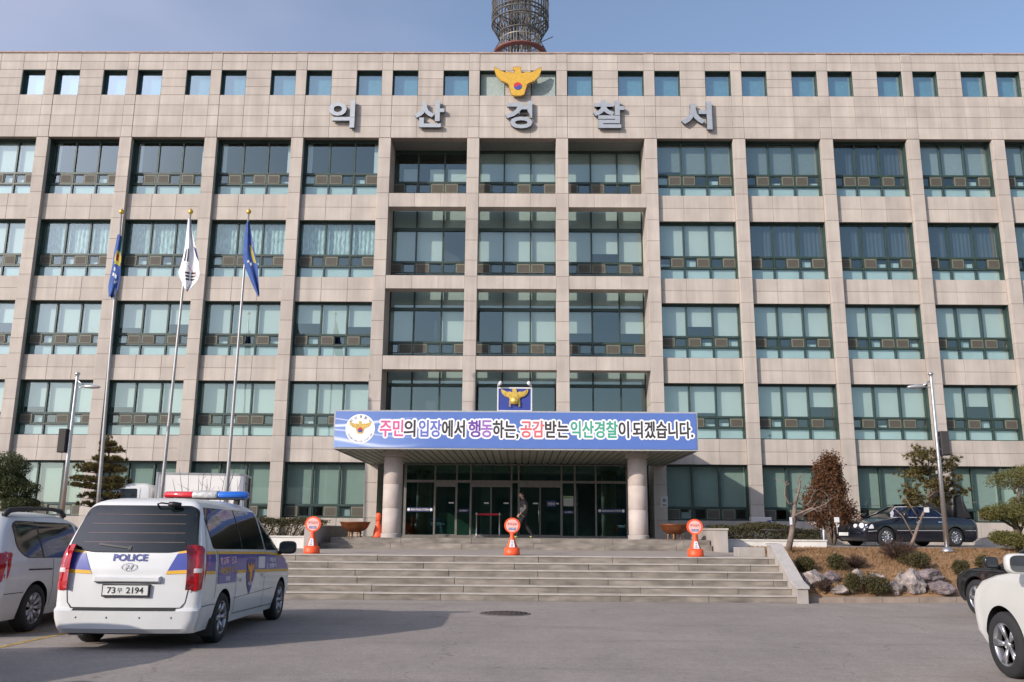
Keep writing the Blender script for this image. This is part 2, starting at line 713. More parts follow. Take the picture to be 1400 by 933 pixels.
def bpart(mb, name, mats, parent=None):
    """meshes are written in world coordinates; the root sits at (0, YF, 0)"""
    mb.v = [(a, b - YF, c) for a, b, c in mb.v]
    return mb.build(name, mats, station if parent is None else parent, fix=True)


TOPS = [19.17, 15.27, 11.50, 7.96, 4.50]
BOTS = [16.50, 12.63, 9.08, 5.59, 2.20]
ROOF = 23.38
HW = .275

# --- attic: granite panels round the small square windows
core = MB()
wall = MB()
J = .007


def panel(x0, x1, z0, z1, y, d=.08, mb=None):
    (mb or wall).bbox(x0 + J, x1 - J, y, y + d, z0 + J, z1 - J, .006)


AZ0, AZ1 = 21.27, 22.53
zr_low = [19.17, 19.71, 20.24, 20.76, AZ0]
zr_top = [AZ1, 22.95, ROOF]
zr_mid = [AZ0, 21.69, 22.11, AZ1]
for b in range(-NB, NB + 1):
    xa, xb = colx(b - .5), colx(b + .5)
    xs = [xa + .25, xa + .25 + (xb - xa - .5) / 3, xb - .25 - (xb - xa - .5) / 3, xb - .25]
    for zs in (zr_low, zr_top):
        for z0, z1 in zip(zs[:-1], zs[1:]):
            for x0, x1 in zip(xs[:-1], xs[1:]):
                panel(x0, x1, z0, z1, YF + .015)
            panel(xa - .25, xa + .25, z0, z1, YF)
    for z0, z1 in zip(zr_mid[:-1], zr_mid[1:]):
        panel(xs[1], xs[2], z0, z1, YF + .015)
    panel(xa - .25, xa + .25, AZ0, AZ1, YF)
    # backing pieces between the small windows
    core.box(xs[1] + .01, xs[2] - .01, YF + .026, YF + .42, AZ0 + .001, AZ1 - .001)
    core.box(xa - .24, xa + .24, YF + .012, YF + .42, AZ0 + .001, AZ1 - .001)
x0, x1 = colx(-NB - .5) - .25, colx(NB + .5) + .25
panel(colx(NB + .5) - .25, colx(NB + .5) + .25, 19.17, ROOF, YF)
core.box(x0 + .02, x1 - .02, YF + .0265, YF + .42, 19.18, AZ0 - .001)
core.box(x0 + .02, x1 - .02, YF + .0265, YF + .42, AZ1 + .001, ROOF - .01)

wall.f += [tuple(i + len(wall.v) for i in f) for f in core.f]
wall.mi += [1] * len(core.f)
wall.smooth += core.smooth
wall.v += core.v
bpart(wall, 'wall', [STONE, STONE_DARK])
# --- spandrels of the side bays
for b in range(-NB, NB + 1):
    if abs(b) <= 1:
        continue
    xa, xb = colx(b - .5) + HW, colx(b + .5) - HW
    w3 = (xb - xa) / 3
    for r in range(5):
        z1 = BOTS[r]
        z0 = TOPS[r + 1] if r < 4 else .9
        zm = (z0 + z1) / 2
        sp = MB()
        for k in range(3):
            panel(xa + w3 * k, xa + w3 * (k + 1), zm, z1, YS, .08, sp)
            panel(xa + w3 * k, xa + w3 * (k + 1), z0, zm, YS, .08, sp)
        sp.box(xa, xb, YS + .012, YG + .5, z0 + .02, z1 - .02, 1)
        bpart(sp, 'spandrel', [STONE, STONE_DARK])

# parapet coping
mb = MB()
mb.box(x0 - .05, x1 + .05, YF - .03, YF + .45, ROOF, ROOF + .07)
bpart(mb, 'coping', mat('weathered_coping', (.34, .25, .21), .8, noise=.2))
mb = MB()
mb.box(x0, x1, YF + .43, 56, 22.4, 22.6)
mb.box(x0, x0 + .3, YF + .6, 56, .8, ROOF)
mb.box(x1 - .3, x1, YF + .6, 56, .8, ROOF)
mb.box(x0, x1, 55.7, 56, .8, ROOF)
bpart(mb, 'roof', STONE_RECESS)

# --- pilasters
for i in range(-NB, NB + 2):
    c = i - .5
    x = colx(c)
    mid = abs(c) < 2
    mb = MB()
    deep = YR + .3 if abs(c) == 1.5 else (YF + .75 if mid else YG + .3)
    z = .9
    zc = [19.16]
    for r in range(5):
        for f in (.37, .72, 1.0):
            zc.append(TOPS[r] - f * (TOPS[r] - BOTS[r]))
        if r < 4:
            zc.append(TOPS[r + 1])
    zc.append(.9)
    zc.sort()
    for z0, z1 in zip(zc[:-1], zc[1:]):
        if abs(c) == .5 and z1 < 5:
            continue
        mb.bbox(x - HW + .002, x + HW - .002, YF, deep, z0 + J, z1 - J, .008)
    lo = 5.0 if abs(c) == .5 else .9
    mb.box(x - HW + .012, x + HW - .012, YF + .012, deep - .02, lo, 19.16, 1)
    bpart(mb, 'pilaster', [STONE, STONE_DARK])

# --- beams across the middle bays
for z0, z1 in ((15.86, 16.50), (12.07, 12.67), (8.47, 9.07)):
    for b in (-1, 0, 1):
        xa, xb = colx(b - .5) + HW, colx(b + .5) - HW
        mb = MB()
        w3 = (xb - xa) / 3
        for k in range(3):
            mb.bbox(xa + w3 * k + J * .5, xa + w3 * (k + 1) - J * .5, YF + .02, YF + .62, z0, z1, .006)
        bpart(mb, 'beam', STONE)
# recess soffit and back wall bits, floors
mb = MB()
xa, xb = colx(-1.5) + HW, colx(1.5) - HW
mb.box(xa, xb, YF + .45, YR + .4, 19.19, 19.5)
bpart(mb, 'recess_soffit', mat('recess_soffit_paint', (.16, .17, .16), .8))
mb = MB()
for z0, z1 in ((16.62, 16.95), (12.78, 13.10), (9.12, 9.36), (5.0, 5.6)):
    mb.box(xa, xb, YR + .02, YR + .5, z0, z1)
mb.box(xa, -4.9, YR, YR + .3, .9, 5.0)
mb.box(4.6, xb, YR, YR + .3, .9, 5.0)
bpart(mb, 'floor_edge', mat('dark_green_panel', (.02, .04, .035), .5))
# interior: floors and the back of the rooms
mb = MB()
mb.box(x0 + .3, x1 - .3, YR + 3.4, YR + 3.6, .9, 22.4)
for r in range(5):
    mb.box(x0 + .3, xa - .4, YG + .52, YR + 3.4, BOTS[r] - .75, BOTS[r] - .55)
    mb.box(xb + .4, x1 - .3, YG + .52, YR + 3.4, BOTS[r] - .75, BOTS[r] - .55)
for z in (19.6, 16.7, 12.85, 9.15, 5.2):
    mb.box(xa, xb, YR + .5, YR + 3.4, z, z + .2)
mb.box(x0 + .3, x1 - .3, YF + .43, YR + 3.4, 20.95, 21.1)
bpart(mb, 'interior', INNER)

# --- small attic windows
ATTIC_SKY = mat('attic_sky_tint', (.26, .38, .42), .9, noise=.1)
PERF = mat('perforated_panel', (.30, .36, .33), .7, noise=.35, scale=40)
for b in range(-NB, NB + 1):
    xa_, xb_ = colx(b - .5), colx(b + .5)
    t3 = (xb_ - xa_ - .5) / 3
    for x0_, x1_ in ((xa_ + .25, xa_ + .25 + t3), (xb_ - .25 - t3, xb_ - .25)):
        mb = MB()
        f = .045
        ya, yb = YF + .24, YF + .36
        mb.box(x0_, x0_ + f, ya, yb, AZ0, AZ1)
        mb.box(x1_ - f, x1_, ya, yb, AZ0, AZ1)
        mb.box(x0_ + f, x1_ - f, ya, yb, AZ1 - f, AZ1)
        mb.box(x0_ + f, x1_ - f, ya, yb, AZ0, AZ0 + f)
        # dark jamb lining
        mb.box(x0_, x0_ + .012, YF + .03, ya, AZ0, AZ1)
        mb.box(x1_ - .012, x1_, YF + .03, ya, AZ0, AZ1)
        mb.box(x0_ + .012, x1_ - .012, YF + .03, ya, AZ1 - .012, AZ1)
        wo = bpart(mb, 'attic_window', FRAME)
        mb = MB()
        yy = YF + .29
        mb.add([(x0_ + f, yy, AZ0 + f), (x1_ - f, yy, AZ0 + f), (x1_ - f, yy, AZ1 - f), (x0_ + f, yy, AZ1 - f)], [(0, 1, 2, 3)])
        if b:
            m2 = MB()
            m2.box(x0_, x1_, YF + .44, YF + .45, AZ0 - .2, AZ1 + .2)
            bpart(m2, 'sky_tint_panel', ATTIC_SKY, wo)  # added panel; its pale blue stands in for sky reflected in the glass
        if b == 0:
            bpart(mb, 'panel', PERF, wo)
        else:
            bpart(mb, 'glass', GLASS_UP, wo)

# --- office windows
BLT = {}


def side_window(b, r):
    x0, x1 = colx(b - .5) + HW, colx(b + .5) - HW
    z0, z1 = BOTS[r], TOPS[r]
    H = z1 - z0
    f, ya, yb = .05, YG - .03, YG + .09
    ground_row = r == 4
    zb = z0 + H * (.235 if ground_row else .41)     # bottom of the tall panes
    zs = z0 + (0 if ground_row else H * .205)       # bottom of the vent strip
    mb = MB()
    mb.box(x0, x0 + f, ya, yb, z0, z1)
    mb.box(x1 - f, x1, ya, yb, z0, z1)
    mb.box(x0 + f, x1 - f, ya, yb, z1 - f * 1.5, z1)
    mb.box(x0 + f, x1 - f, ya, yb, z0, z0 + f)
    mb.box(x0 + f, x1 - f, ya - .02, yb, zb - .06, zb + .03)
    if not ground_row:
        mb.box(x0 + f, x1 - f, ya - .02, yb, zs - .03, zs + .045)
    # jamb and head lining back from the stone face
    mb.box(x0, x0 + .02, YF + .24, ya, z0, z1)
    mb.box(x1 - .02, x1, YF + .24, ya, z0, z1)
    mb.box(x0 + .02, x1 - .02, YS + .09, ya, z1 - .02, z1)
    w3 = (x1 - x0) / 3
    for k in (1, 2):
        mb.box(x0 + w3 * k - .035, x0 + w3 * k + .035, ya - .012, yb - .005, z0 + .01, z1 - .02)
    wo = bpart(mb, 'window', FRAME)
    g = MB()
    g.add([(x0 + f, YG + .02, z0 + f), (x1 - f, YG + .02, z0 + f), (x1 - f, YG + .02, z1 - f), (x0 + f, YG + .02, z1 - f)], [(0, 1, 2, 3)])
    bpart(g, 'glass', GLASS, wo)
    rr = random.Random(b * 31 + r * 7)
    sh = MB()
    bl = MB()
    for k in range(3):
        lv, lo = MB(), MB()
        a, c = x0 + w3 * k + .05, x0 + w3 * (k + 1) - .05
        mdl = (a + c) / 2
        left = rr.random() < (.75 if r >= 2 and b < 0 else .45)
        la, lc = (a, mdl + .02) if left else (mdl - .02, c)
        sa, sc = (mdl + .05, c - .02) if left else (a + .02, mdl - .05)
        zl, zh = zs + .06, zb - .075
        lv.box(la, lc, YG - .045, YG + .015, zl, zh, 1)
        for q in range(9):
            zz = zl + .035 + (zh - zl - .07) * q / 9
            lv.box(la + .04, lc - .04, YG - .052, YG - .044, zz, zz + (zh - zl - .07) / 9 * .62, 0)
        # small sliding sash
        for (p0, p1, q0, q1) in ((sa - .02, sa + .02, zl, zh), (sc - .02, sc + .02, zl, zh), (sa, sc, zl - .012, zl + .02), (sa, sc, zh - .02, zh + .012)):
            lo.box(p0, p1, YG - .018, YG + .015, q0, q1)
        bpart(lv, 'louvre', [LOUVRE, LOUVRE_F], wo)
        bpart(lo, 'sash', FRAME, wo)
        if rr.random() < .45:
            h2 = zl + (zh - zl) * rr.uniform(.3, .9)
            sh.box(sa, sc, YG + .13, YG + .135, zl - .02, h2)
        # film or low panel behind the bottom pane
        if not ground_row:
            sh.box(a, c, YG + .07, YG + .075, z0 + .02, zs)
    if sh.v:
        bpart(sh, 'window_film', FILM, wo)
    # blinds
    kind = 'roller'
    if r == 0:
        kind = {-7: 'roller', -6: 'roller', -5: 'clear', -4: 'side', -3: 'side', -2: 'side', 2: 'slat', 3: 'slat', 4: 'dark', 5: 'grey', 6: 'grey', 7: 'grey'}[b]
    elif r == 1:
        kind = {-7: 'roller', -6: 'roller', -5: 'lace', -4: 'lace', -3: 'lace', -2: 'lace', 2: 'roller', 3: 'dark', 4: 'dark', 5: 'dark', 6: 'grey', 7: 'roller'}[b]
    elif r == 4:
        kind = 'green'
    for k in range(3):
        a, c = x0 + w3 * k + .03, x0 + w3 * (k + 1) - .03
        yb_ = YG + .16 + .004 * k
        if kind in ('roller', 'grey', 'green'):
            drop = zb
            if kind == 'roller' and rr.random() < .17:
                drop = zb + (z1 - zb) * rr.uniform(.1, .4)
            if kind == 'green' and b in (2, -2):
                drop = zb
            bl.box(a, c, yb_, yb_ + .006, drop - .02, z1)
        elif kind == 'slat':
            zz = z1 - .03
            lim = zb + (.25 if (k == 0 and b == 2) else 0)
            while zz > lim:
                bl.add([(a, yb_ + .0, zz), (c, yb_, zz), (c, yb_ + .035, zz - .085), (a, yb_ + .035, zz - .085)], [(0, 1, 2, 3)])
                zz -= .088
        elif kind in ('lace', 'dark'):
            n = 26
            vs_ = []
            for q in range(n + 1):
                x = a + (c - a) * q / n
                y = yb_ + .05 + .025 * sin(q * 1.35 + b + k) + rr.uniform(-.008, .008)
                vs_ += [(x, y, zb - .02), (x, y, z1)]
            bl.add(vs_, [(2 * q, 2 * q + 2, 2 * q + 3, 2 * q + 1) for q in range(n)], 0, True)
        elif kind == 'side':
            if k == 0:
                bl.box(a + .05, a + .28, yb_, yb_ + .03, zb, z1)
            if k == 2:
                bl.box(c - .26, c - .04, yb_, yb_ + .03, zb, z1)
        elif kind == 'clear' and k == 0:
            bl.box(a + .1, a + .3, yb_, yb_ + .03, zb, z1)
    if bl.v:
        bpart(bl, 'curtain' if kind in ('lace', 'dark', 'side', 'clear') else 'blind',
              {'roller': BLIND, 'grey': BLIND_GREY, 'slat': BLIND_GREY, 'green': BLIND_GREEN, 'lace': LACE, 'dark': CURTAIN, 'side': CURTAIN_W, 'clear': CURTAIN_W}[kind], wo)


def mid_window(b, z0, zs, zm, zt, z1, shade):
    """recessed window: sill z0, vent strip to zs..zm, tall panes zm..zt, transom zt..z1"""
    x0, x1 = colx(b - .5) - (0 if b > -1 else -HW), colx(b + .5) + (0 if b < 1 else -HW)
    f, ya, yb = .055, YR - .04, YR + .08
    mb = MB()
    mb.box(x0, x0 + f, ya, yb, z0, z1)
    mb.box(x1 - f, x1, ya, yb, z0, z1)
    mb.box(x0 + f, x1 - f, ya, yb, z1 - .09, z1)
    mb.box(x0 + f, x1 - f, ya, yb, z0, z0 + f)
    for z, h in ((zs, .05), (zm, .05), (zt, .07)):
        if z0 + .1 < z < z1 - .1:
            mb.box(x0 + f, x1 - f, ya - .02, yb, z - h, z + h)
    a0, a1 = colx(b - .5) + HW - .12, colx(b + .5) - HW + .12
    w3 = (a1 - a0) / 3
    for k in (1, 2):
        mb.box(a0 + w3 * k - .035, a0 + w3 * k + .035, ya - .012, yb - .005, z0 + .01, z1 - .02)
    wo = bpart(mb, 'window', FRAME)
    g = MB()
    g.add([(x0 + f, YR + .02, z0 + f), (x1 - f, YR + .02, z0 + f), (x1 - f, YR + .02, z1 - f), (x0 + f, YR + .02, z1 - f)], [(0, 1, 2, 3)])
    bpart(g, 'glass', GLASS, wo)
    rr = random.Random(b * 13 + int(z0 * 10))
    bl = MB()
    for k in range(3):
        lv, lo = MB(), MB()
        a, c = a0 + w3 * k + .03, a0 + w3 * (k + 1) - .03
        y = YR + .16 + .004 * k
        if shade == 'roller':
            if rr.random() < .86:
                bl.box(a, c, y, y + .006, zm if rr.random() < .8 else zm + .5, zt - .05)
            bl.box(a, c, y, y + .006, zt + .03, z1)
        elif shade == 'top':
            if b == -1:
                bl.box(a + (.5 if k < 2 else .1), c, y, y + .006, zm, zm + .75)
            else:
                bl.box(a, c, y, y + .006, zm, z1)
        elif shade == 'dark':
            bl.box(a, c, y, y + .006, zt + .03, z1)
        if zs > z0 + .03:
            mdl = (a + c) / 2
            left = rr.random() < .5
            la, lc = (a, mdl) if left else (mdl, c)
            sa, sc = (mdl + .05, c - .02) if left else (a + .02, mdl - .05)
            zl, zh = z0 + .09 if zs < z0 + .15 else zs + .06, zm - .065
            zl = zs + .06
            lv.box(la, lc, YR - .055, YR + .015, zl, zh, 1)
            for q in range(8):
                zz = zl + .035 + (zh - zl - .07) * q / 8
                lv.box(la + .04, lc - .04, YR - .062, YR - .054, zz, zz + (zh - zl - .07) / 8 * .62, 0)
            for (p0, p1, q0, q1) in ((sa - .02, sa + .02, zl, zh), (sc - .02, sc + .02, zl, zh), (sa, sc, zl - .012, zl + .02), (sa, sc, zh - .02, zh + .012)):
                lo.box(p0, p1, YR - .028, YR + .015, q0, q1)
            bpart(lv, 'louvre', [LOUVRE, LOUVRE_F], wo)
            bpart(lo, 'sash', FRAME, wo)
    if bl.v:
        bpart(bl, 'blind', BLIND, wo)


for r in range(5):
    for b in range(-NB, NB + 1):
        if abs(b) > 1:
            side_window(b, r)
for b in (-1, 0, 1):
    mid_window(b, 16.95, 17.02, 17.58, 19.10, 19.19, 'top')
    mid_window(b, 13.10, 13.16, 13.70, 15.28, 16.60, 'roller')
    mid_window(b, 9.36, 9.42, 9.95, 11.49, 12.77, 'roller')
    mid_window(b, 5.60, 5.5, 5.5, 8.02, 9.10, 'dark')

# --- entrance: glazed lobby front
YD = 36.3
DX = [-4.69, -3.48, -2.59, -2.02, -.36, -.07, 1.68, 2.22, 3.07, 4.35]
Z0, ZT, ZC = 1.47, 3.68, 4.39
mb = MB()
for x in DX:
    ww = .05 if x in (DX[0], DX[-1]) else .032
    mb.box(x - ww, x + ww, YD - .05, YD + .07, Z0, ZC)
for a, c in zip(DX[:-1], DX[1:]):
    mb.box(a + .034, c - .034, YD - .045, YD + .06, ZT - .05, ZT + .05)
    mb.box(a + .034, c - .034, YD - .045, YD + .06, Z0, Z0 + .07)
    mb.box(a + .034, c - .034, YD - .045, YD + .06, ZC - .05, ZC)
for a, c in ((DX[1], DX[2]), (DX[3], DX[4]), (DX[5], DX[6])):
    mb.box(a + .034, c - .034, YD - .06, YD + .05, ZT - .16, ZT - .05)
ent = bpart(mb, 'entrance_frame', BRONZE)
g = MB()
for i, (a, c) in enumerate(zip(DX[:-1], DX[1:])):
    g.add([(a + .03, YD, ZT), (c - .03, YD, ZT), (c - .03, YD, ZC - .04), (a + .03, YD, ZC - .04)], [(0, 1, 2, 3)])
    if i in (0, 2, 4, 6, 8):
        g.add([(a + .03, YD, Z0 + .05), (c - .03, YD, Z0 + .05), (c - .03, YD, ZT), (a + .03, YD, ZT)], [(0, 1, 2, 3)])
g.box(DX[0], DX[0] + .012, YD + .07, YR, Z0, ZC)
g.box(DX[-1] - .012, DX[-1], YD + .07, YR, Z0, ZC)
bpart(g, 'glass', GLASS_DARK, ent)


def door(x0, x1, handle, rot=0):
    d = MB()
    f = .022
    z1 = ZT - .16
    d.box(0, f, -.02, .025, Z0 + .02, z1)
    d.box(x1 - x0 - f, x1 - x0, -.02, .025, Z0 + .02, z1)
    d.box(f, x1 - x0 - f, -.02, .025, z1 - .06, z1)
    d.box(f, x1 - x0 - f, -.02, .025, Z0 + .02, Z0 + .10)
    o = d.build('door', BRONZE, station, loc=(x0, YD - YF + .01, 0))
    o.rotation_euler = (0, 0, rot)
    g = MB()
    g.add([(f, 0, Z0 + .1), (x1 - x0 - f, 0, Z0 + .1), (x1 - x0 - f, 0, z1 - .06), (f, 0, z1 - .06)], [(0, 1, 2, 3)])
    g.build('glass', GLASS_DARK, o)
    if handle is not None:
        h = MB()
        xx = handle - x0
        h.tube([(xx, -.07, Z0 + .55), (xx, -.07, Z0 + 1.35)], .017, 8)
        h.tube([(xx, -.07, Z0 + .6), (xx, .0, Z0 + .6)], .012, 6)
        h.tube([(xx, -.07, Z0 + 1.3), (xx, .0, Z0 + 1.3)], .012, 6)
        h.build('handle', STEEL, o)
    s = MB()
    zz = 2.79
    xs_ = (x1 - x0) - .28 if handle is None or handle > (x0 + x1) / 2 else .06
    s.box(xs_, xs_ + .2, -.006, -.003, zz, zz + .055)
    s.build('sticker', WHITE_METAL, o)
    return o


door(DX[1] + .034, DX[2] - .034, None)
door(DX[3] + .034, (DX[3] + DX[4]) / 2 - .006, None)
door((DX[3] + DX[4]) / 2 + .006, DX[4] - .034, None)
door(DX[5] + .034, .80, .75)
door(.812, DX[6] - .034, None)
door(DX[7] + .034, DX[8] - .034, None, radians(82))
# lobby shell
mb = MB()
mb.box(DX[0] + .05, DX[-1] - .05, 41.0, 41.2, Z0, 5.0)
mb.box(DX[0] + .05, DX[-1] - .05, YD + .1, 41.0, ZC + .002, ZC + .1)
mb.box(-6.0, DX[0] - .02, YR + 1, YR + 1.2, Z0, 5.0)
mb.box(DX[0] - .12, DX[0] - .02, YR + .31, 41.2, Z0, 5.0)
mb.box(DX[-1] + .02, DX[-1] + .12, YR + .31, 41.2, Z0, 5.0)
# a counter and pillars half seen inside
mb.box(-3.9, -1.9, 39.6, 40.2, Z0, Z0 + 1.0)
mb.box(2.1, 2.5, 39.2, 39.6, Z0, ZC)
mb.box(-1.7, -1.3, 39.2, 39.6, Z0, ZC)
bpart(mb, 'lobby', LOBBY)
# lettering bands stuck to the glass
NAVY = mat('navy_film', (.02, .025, .10), .5)
WHITE_INK = mat('white_ink', (.75, .75, .75), .6)
zl = at_depth(590, 697, YD).z


def sub(o):
    for v in o.data.vertices:
        v.co += OFF
    return o


for a, c in ((DX[0] + .08, DX[1] - .06), (DX[8] + .07, DX[9] - .1)):
    mb = MB()
    mb.box(a, c, YD - .006, YD - .003, zl - .085, zl + .085)
    bd = bpart(mb, 'glass_sign', NAVY)
    sub(fit_text('lettering', 'IKSAN POLICE STATION', WHITE_INK, a + .17, c - .17, zl - .04, zl + .04, YD - .009, bd, .02))
    mb = MB()
    for x in (a + .08, c - .08):
        mb.prism(disc_poly(x, zl, .058, 14), YD - .010, YD - .007)
    bpart(mb, 'emblem', WHITE_INK, bd)
for a, c, z, h, txt in ((DX[2] + .05, DX[3] - .05, zl - .03, .07, '익산경찰서'), (DX[6] + .05, DX[7] - .05, zl - .06, .07, '익산경찰서'), (.80 + .26, 1.45, zl + .27, .13, '민원실')):
    mb = MB()
    mb.box(a, c, YD - .014, YD - .012, z - h, z + h)
    bd = bpart(mb, 'glass_sign', NAVY)
    sub(fit_text('lettering', txt, WHITE_INK, a + .06, c - .06, z - h * .5, z + h * .45, YD - .017, bd, .01))
mb = MB()
mb.box(DX[6] + .07, DX[7] - .06, YD - .008, YD - .004, 2.72, 3.12, 0)
mb.box(DX[6] + .08, DX[7] - .07, YD - .0095, YD - .0081, 3.03, 3.10, 1)
bpart(mb, 'notice', [mat('paper_notice', (.45, .46, .44), .8), mat('green_print', (.20, .35, .10), .8)])

# --- canopy with round columns
CX0, CX1, CY0, CZ0, CZ1 = -6.36, 6.0, 29.8, 4.40, 5.72
mb = MB()
mb.box(CX0 + .06, CX1 - .06, CY0 + .06, YF - .02, CZ0 + .08, CZ1 - .06)
can = bpart(mb, 'canopy', STONE_RECESS)
mb = MB()
n = 46
for k in range(n):
    a = CX0 + .1 + (CX1 - CX0 - .2) * k / n
    mb.box(a, a + (CX1 - CX0 - .2) / n - .05, CY0 + .1, YF - .05, CZ0 + .02, CZ0 + .075)
bpart(mb, 'soffit', SOFFIT, can)
mb = MB()
for (a, b_, c, d, e, f_) in ((CX0, CX1, CY0, CY0 + .07, CZ0, CZ0 + .05), (CX0, CX1, CY0, CY0 + .07, CZ1 - .05, CZ1), (CX0, CX0 + .07, CY0, CY0 + .07, CZ0 + .05, CZ1 - .05), (CX1 - .07, CX1, CY0, CY0 + .07, CZ0 + .05, CZ1 - .05),
                             (CX0, CX0 + .05, CY0 + .07, YF - .03, CZ0, CZ1), (CX1 - .05, CX1, CY0 + .07, YF - .03, CZ0, CZ1)):
    mb.box(a, b_, c, d, e, f_)
bpart(mb, 'fascia', mat('grey_fascia', (.36, .36, .36), .5, noise=.1), can)
for x in (-4.47, 4.10):
    mb = MB()
    R_ = .335
    prof = []
    zc = [1.62, 2.45, 3.28, 4.25]
    for z0, z1 in zip(zc[:-1], zc[1:]):
        prof += [(R_ - .012, z0), (R_, z0 + .012), (R_, z1 - .012), (R_ - .012, z1)]
    mb.lathe(prof, (x, 31.2, 0), 40)
    mb.lathe([(R_ + .03, 1.47), (R_ + .03, 1.60), (R_, 1.62)], (x, 31.2, 0), 40, mi=1, sm=False)
    mb.lathe([(R_ + .02, 4.25), (R_ + .08, 4.27), (R_ + .08, 4.42)], (x, 31.2, 0), 40, mi=1, sm=False)
    bpart(mb, 'column', [mat('column_granite', (.44, .375, .335), .75, noise=.1, scale=3), STONE_RECESS])
mb = MB()
p = at_depth(908, 686, YF)
mb.box(p.x - .15, p.x + .15, YF - .02, YF - .002, p.z - .22, p.z + .22)
mb.prism(disc_poly(p.x, p.z + .04, .075, 16), YF - .024, YF - .021, 1)
mb.box(p.x - .09, p.x + .09, YF - .024, YF - .021, p.z - .17, p.z - .11, 1)
bpart(mb, 'wall_plaque', [mat('plaque_plate', (.50, .50, .47), .5), mat('plaque_mark', (.2, .2, .2), .6)])

# ------------------------------------------------------------------ banner on the canopy edge
def banner_mat():
    mt, nt, b = nodes_of('printed_banner')
    N, L = nt.nodes, nt.links
    tc = N.new('ShaderNodeTexCoord')
    sx = N.new('ShaderNodeSeparateXYZ')
    L.new(tc.outputs['Object'], sx.inputs[0])

    def math_(op, a, b_=None, c=None):
        q = N.new('ShaderNodeMath')
        q.operation = op
        for i, v in enumerate((a, b_, c)):
            if v is None:
                continue
            if isinstance(v, (int, float)):
                q.inputs[i].default_value = v
            else:
                L.new(v, q.inputs[i])
        return q.outputs[0]

    def mr(x, a, b_, c, d, sm=True):
        r = N.new('ShaderNodeMapRange')
        if sm:
            r.interpolation_type = 'SMOOTHSTEP'
        for i, q in enumerate((a, b_, c, d)):
            r.inputs[i + 1].default_value = q
        L.new(x, r.inputs[0])
        return r.outputs[0]
    x, z = sx.outputs[0], sx.outputs[2]
    base = N.new('ShaderNodeMix')
    base.data_type = 'RGBA'
    base.inputs[6].default_value = (.085, .16, .43, 1)
    base.inputs[7].default_value = (.27, .38, .66, 1)
    left = mr(x, -6.2, -2.6, 1, 0)
    low = mr(z, -.7, .6, .8, .2)
    L.new(math_('MULTIPLY', left, low), base.inputs[0])
    cur = base.outputs[2]
    # white sweeps
    for amp, fr, ph, off, wd, st in ((.10, 1.3, .4, .22, .075, .95), (.13, 1.0, 2.2, -.12, .05, .6), (.16, 1.15, 3.4, -.42, .10, .8), (.08, 1.7, 1.0, .34, .03, .7)):
        c = math_('MULTIPLY', math_('SINE', math_('MULTIPLY_ADD', x, fr, ph)), amp)
        d = math_('ABSOLUTE', math_('SUBTRACT', z, math_('ADD', c, off)))
        k = math_('MULTIPLY', mr(d, 0, wd, st, 0), mr(x, -6.0, -3.0, 1, 0))
        mx = N.new('ShaderNodeMix')
        mx.data_type = 'RGBA'
        L.new(k, mx.inputs[0])
        L.new(cur, mx.inputs[6])
        mx.inputs[7].default_value = (.72, .76, .86, 1)
        cur = mx.outputs[2]
    L.new(cur, b.inputs['Base Color'])
    b.inputs['Roughness'].default_value = .55
    nz = N.new('ShaderNodeTexNoise')
    nz.inputs['Scale'].default_value = 1.6
    L.new(tc.outputs['Object'], nz.inputs['Vector'])
    bp = N.new('ShaderNodeBump')
    bp.inputs['Strength'].default_value = .25
    bp.inputs['Distance'].default_value = .05
    L.new(nz.outputs['Fac'], bp.inputs['Height'])
    L.new(bp.outputs[0], b.inputs['Normal'])
    return mt


BY = CY0 - .02
bz = (CZ0 + CZ1) / 2


def spread_halo(o, d):
    """thicken flat letters into a white border: copies shifted round a circle, each a hair behind the other"""
    bm = bmesh.new()
    for k in range(14):
        for rr_ in (1, .5):
            t_ = bpy.data.meshes.new('t')
            b2_ = bmesh.new()
            b2_.from_mesh(o.data)
            for v in b2_.verts:
                v.co.x += d * rr_ * cos(2 * pi * k / 14)
                v.co.z += d * rr_ * sin(2 * pi * k / 14)
                v.co.y -= .0001 * (k + 14 * (rr_ == 1))
            b2_.to_mesh(t_)
            b2_.free()
            bm.from_mesh(t_)
            bpy.data.meshes.remove(t_)
    bm.to_mesh(o.data)
    bm.free()


ban = thing('banner', 'long blue printed banner with Korean slogan along the front edge of the entrance canopy', 'banner', (0, BY, bz))


def bl(o):
    for v in o.data.vertices:
        v.co -= Vector((0, BY, bz))
    return o


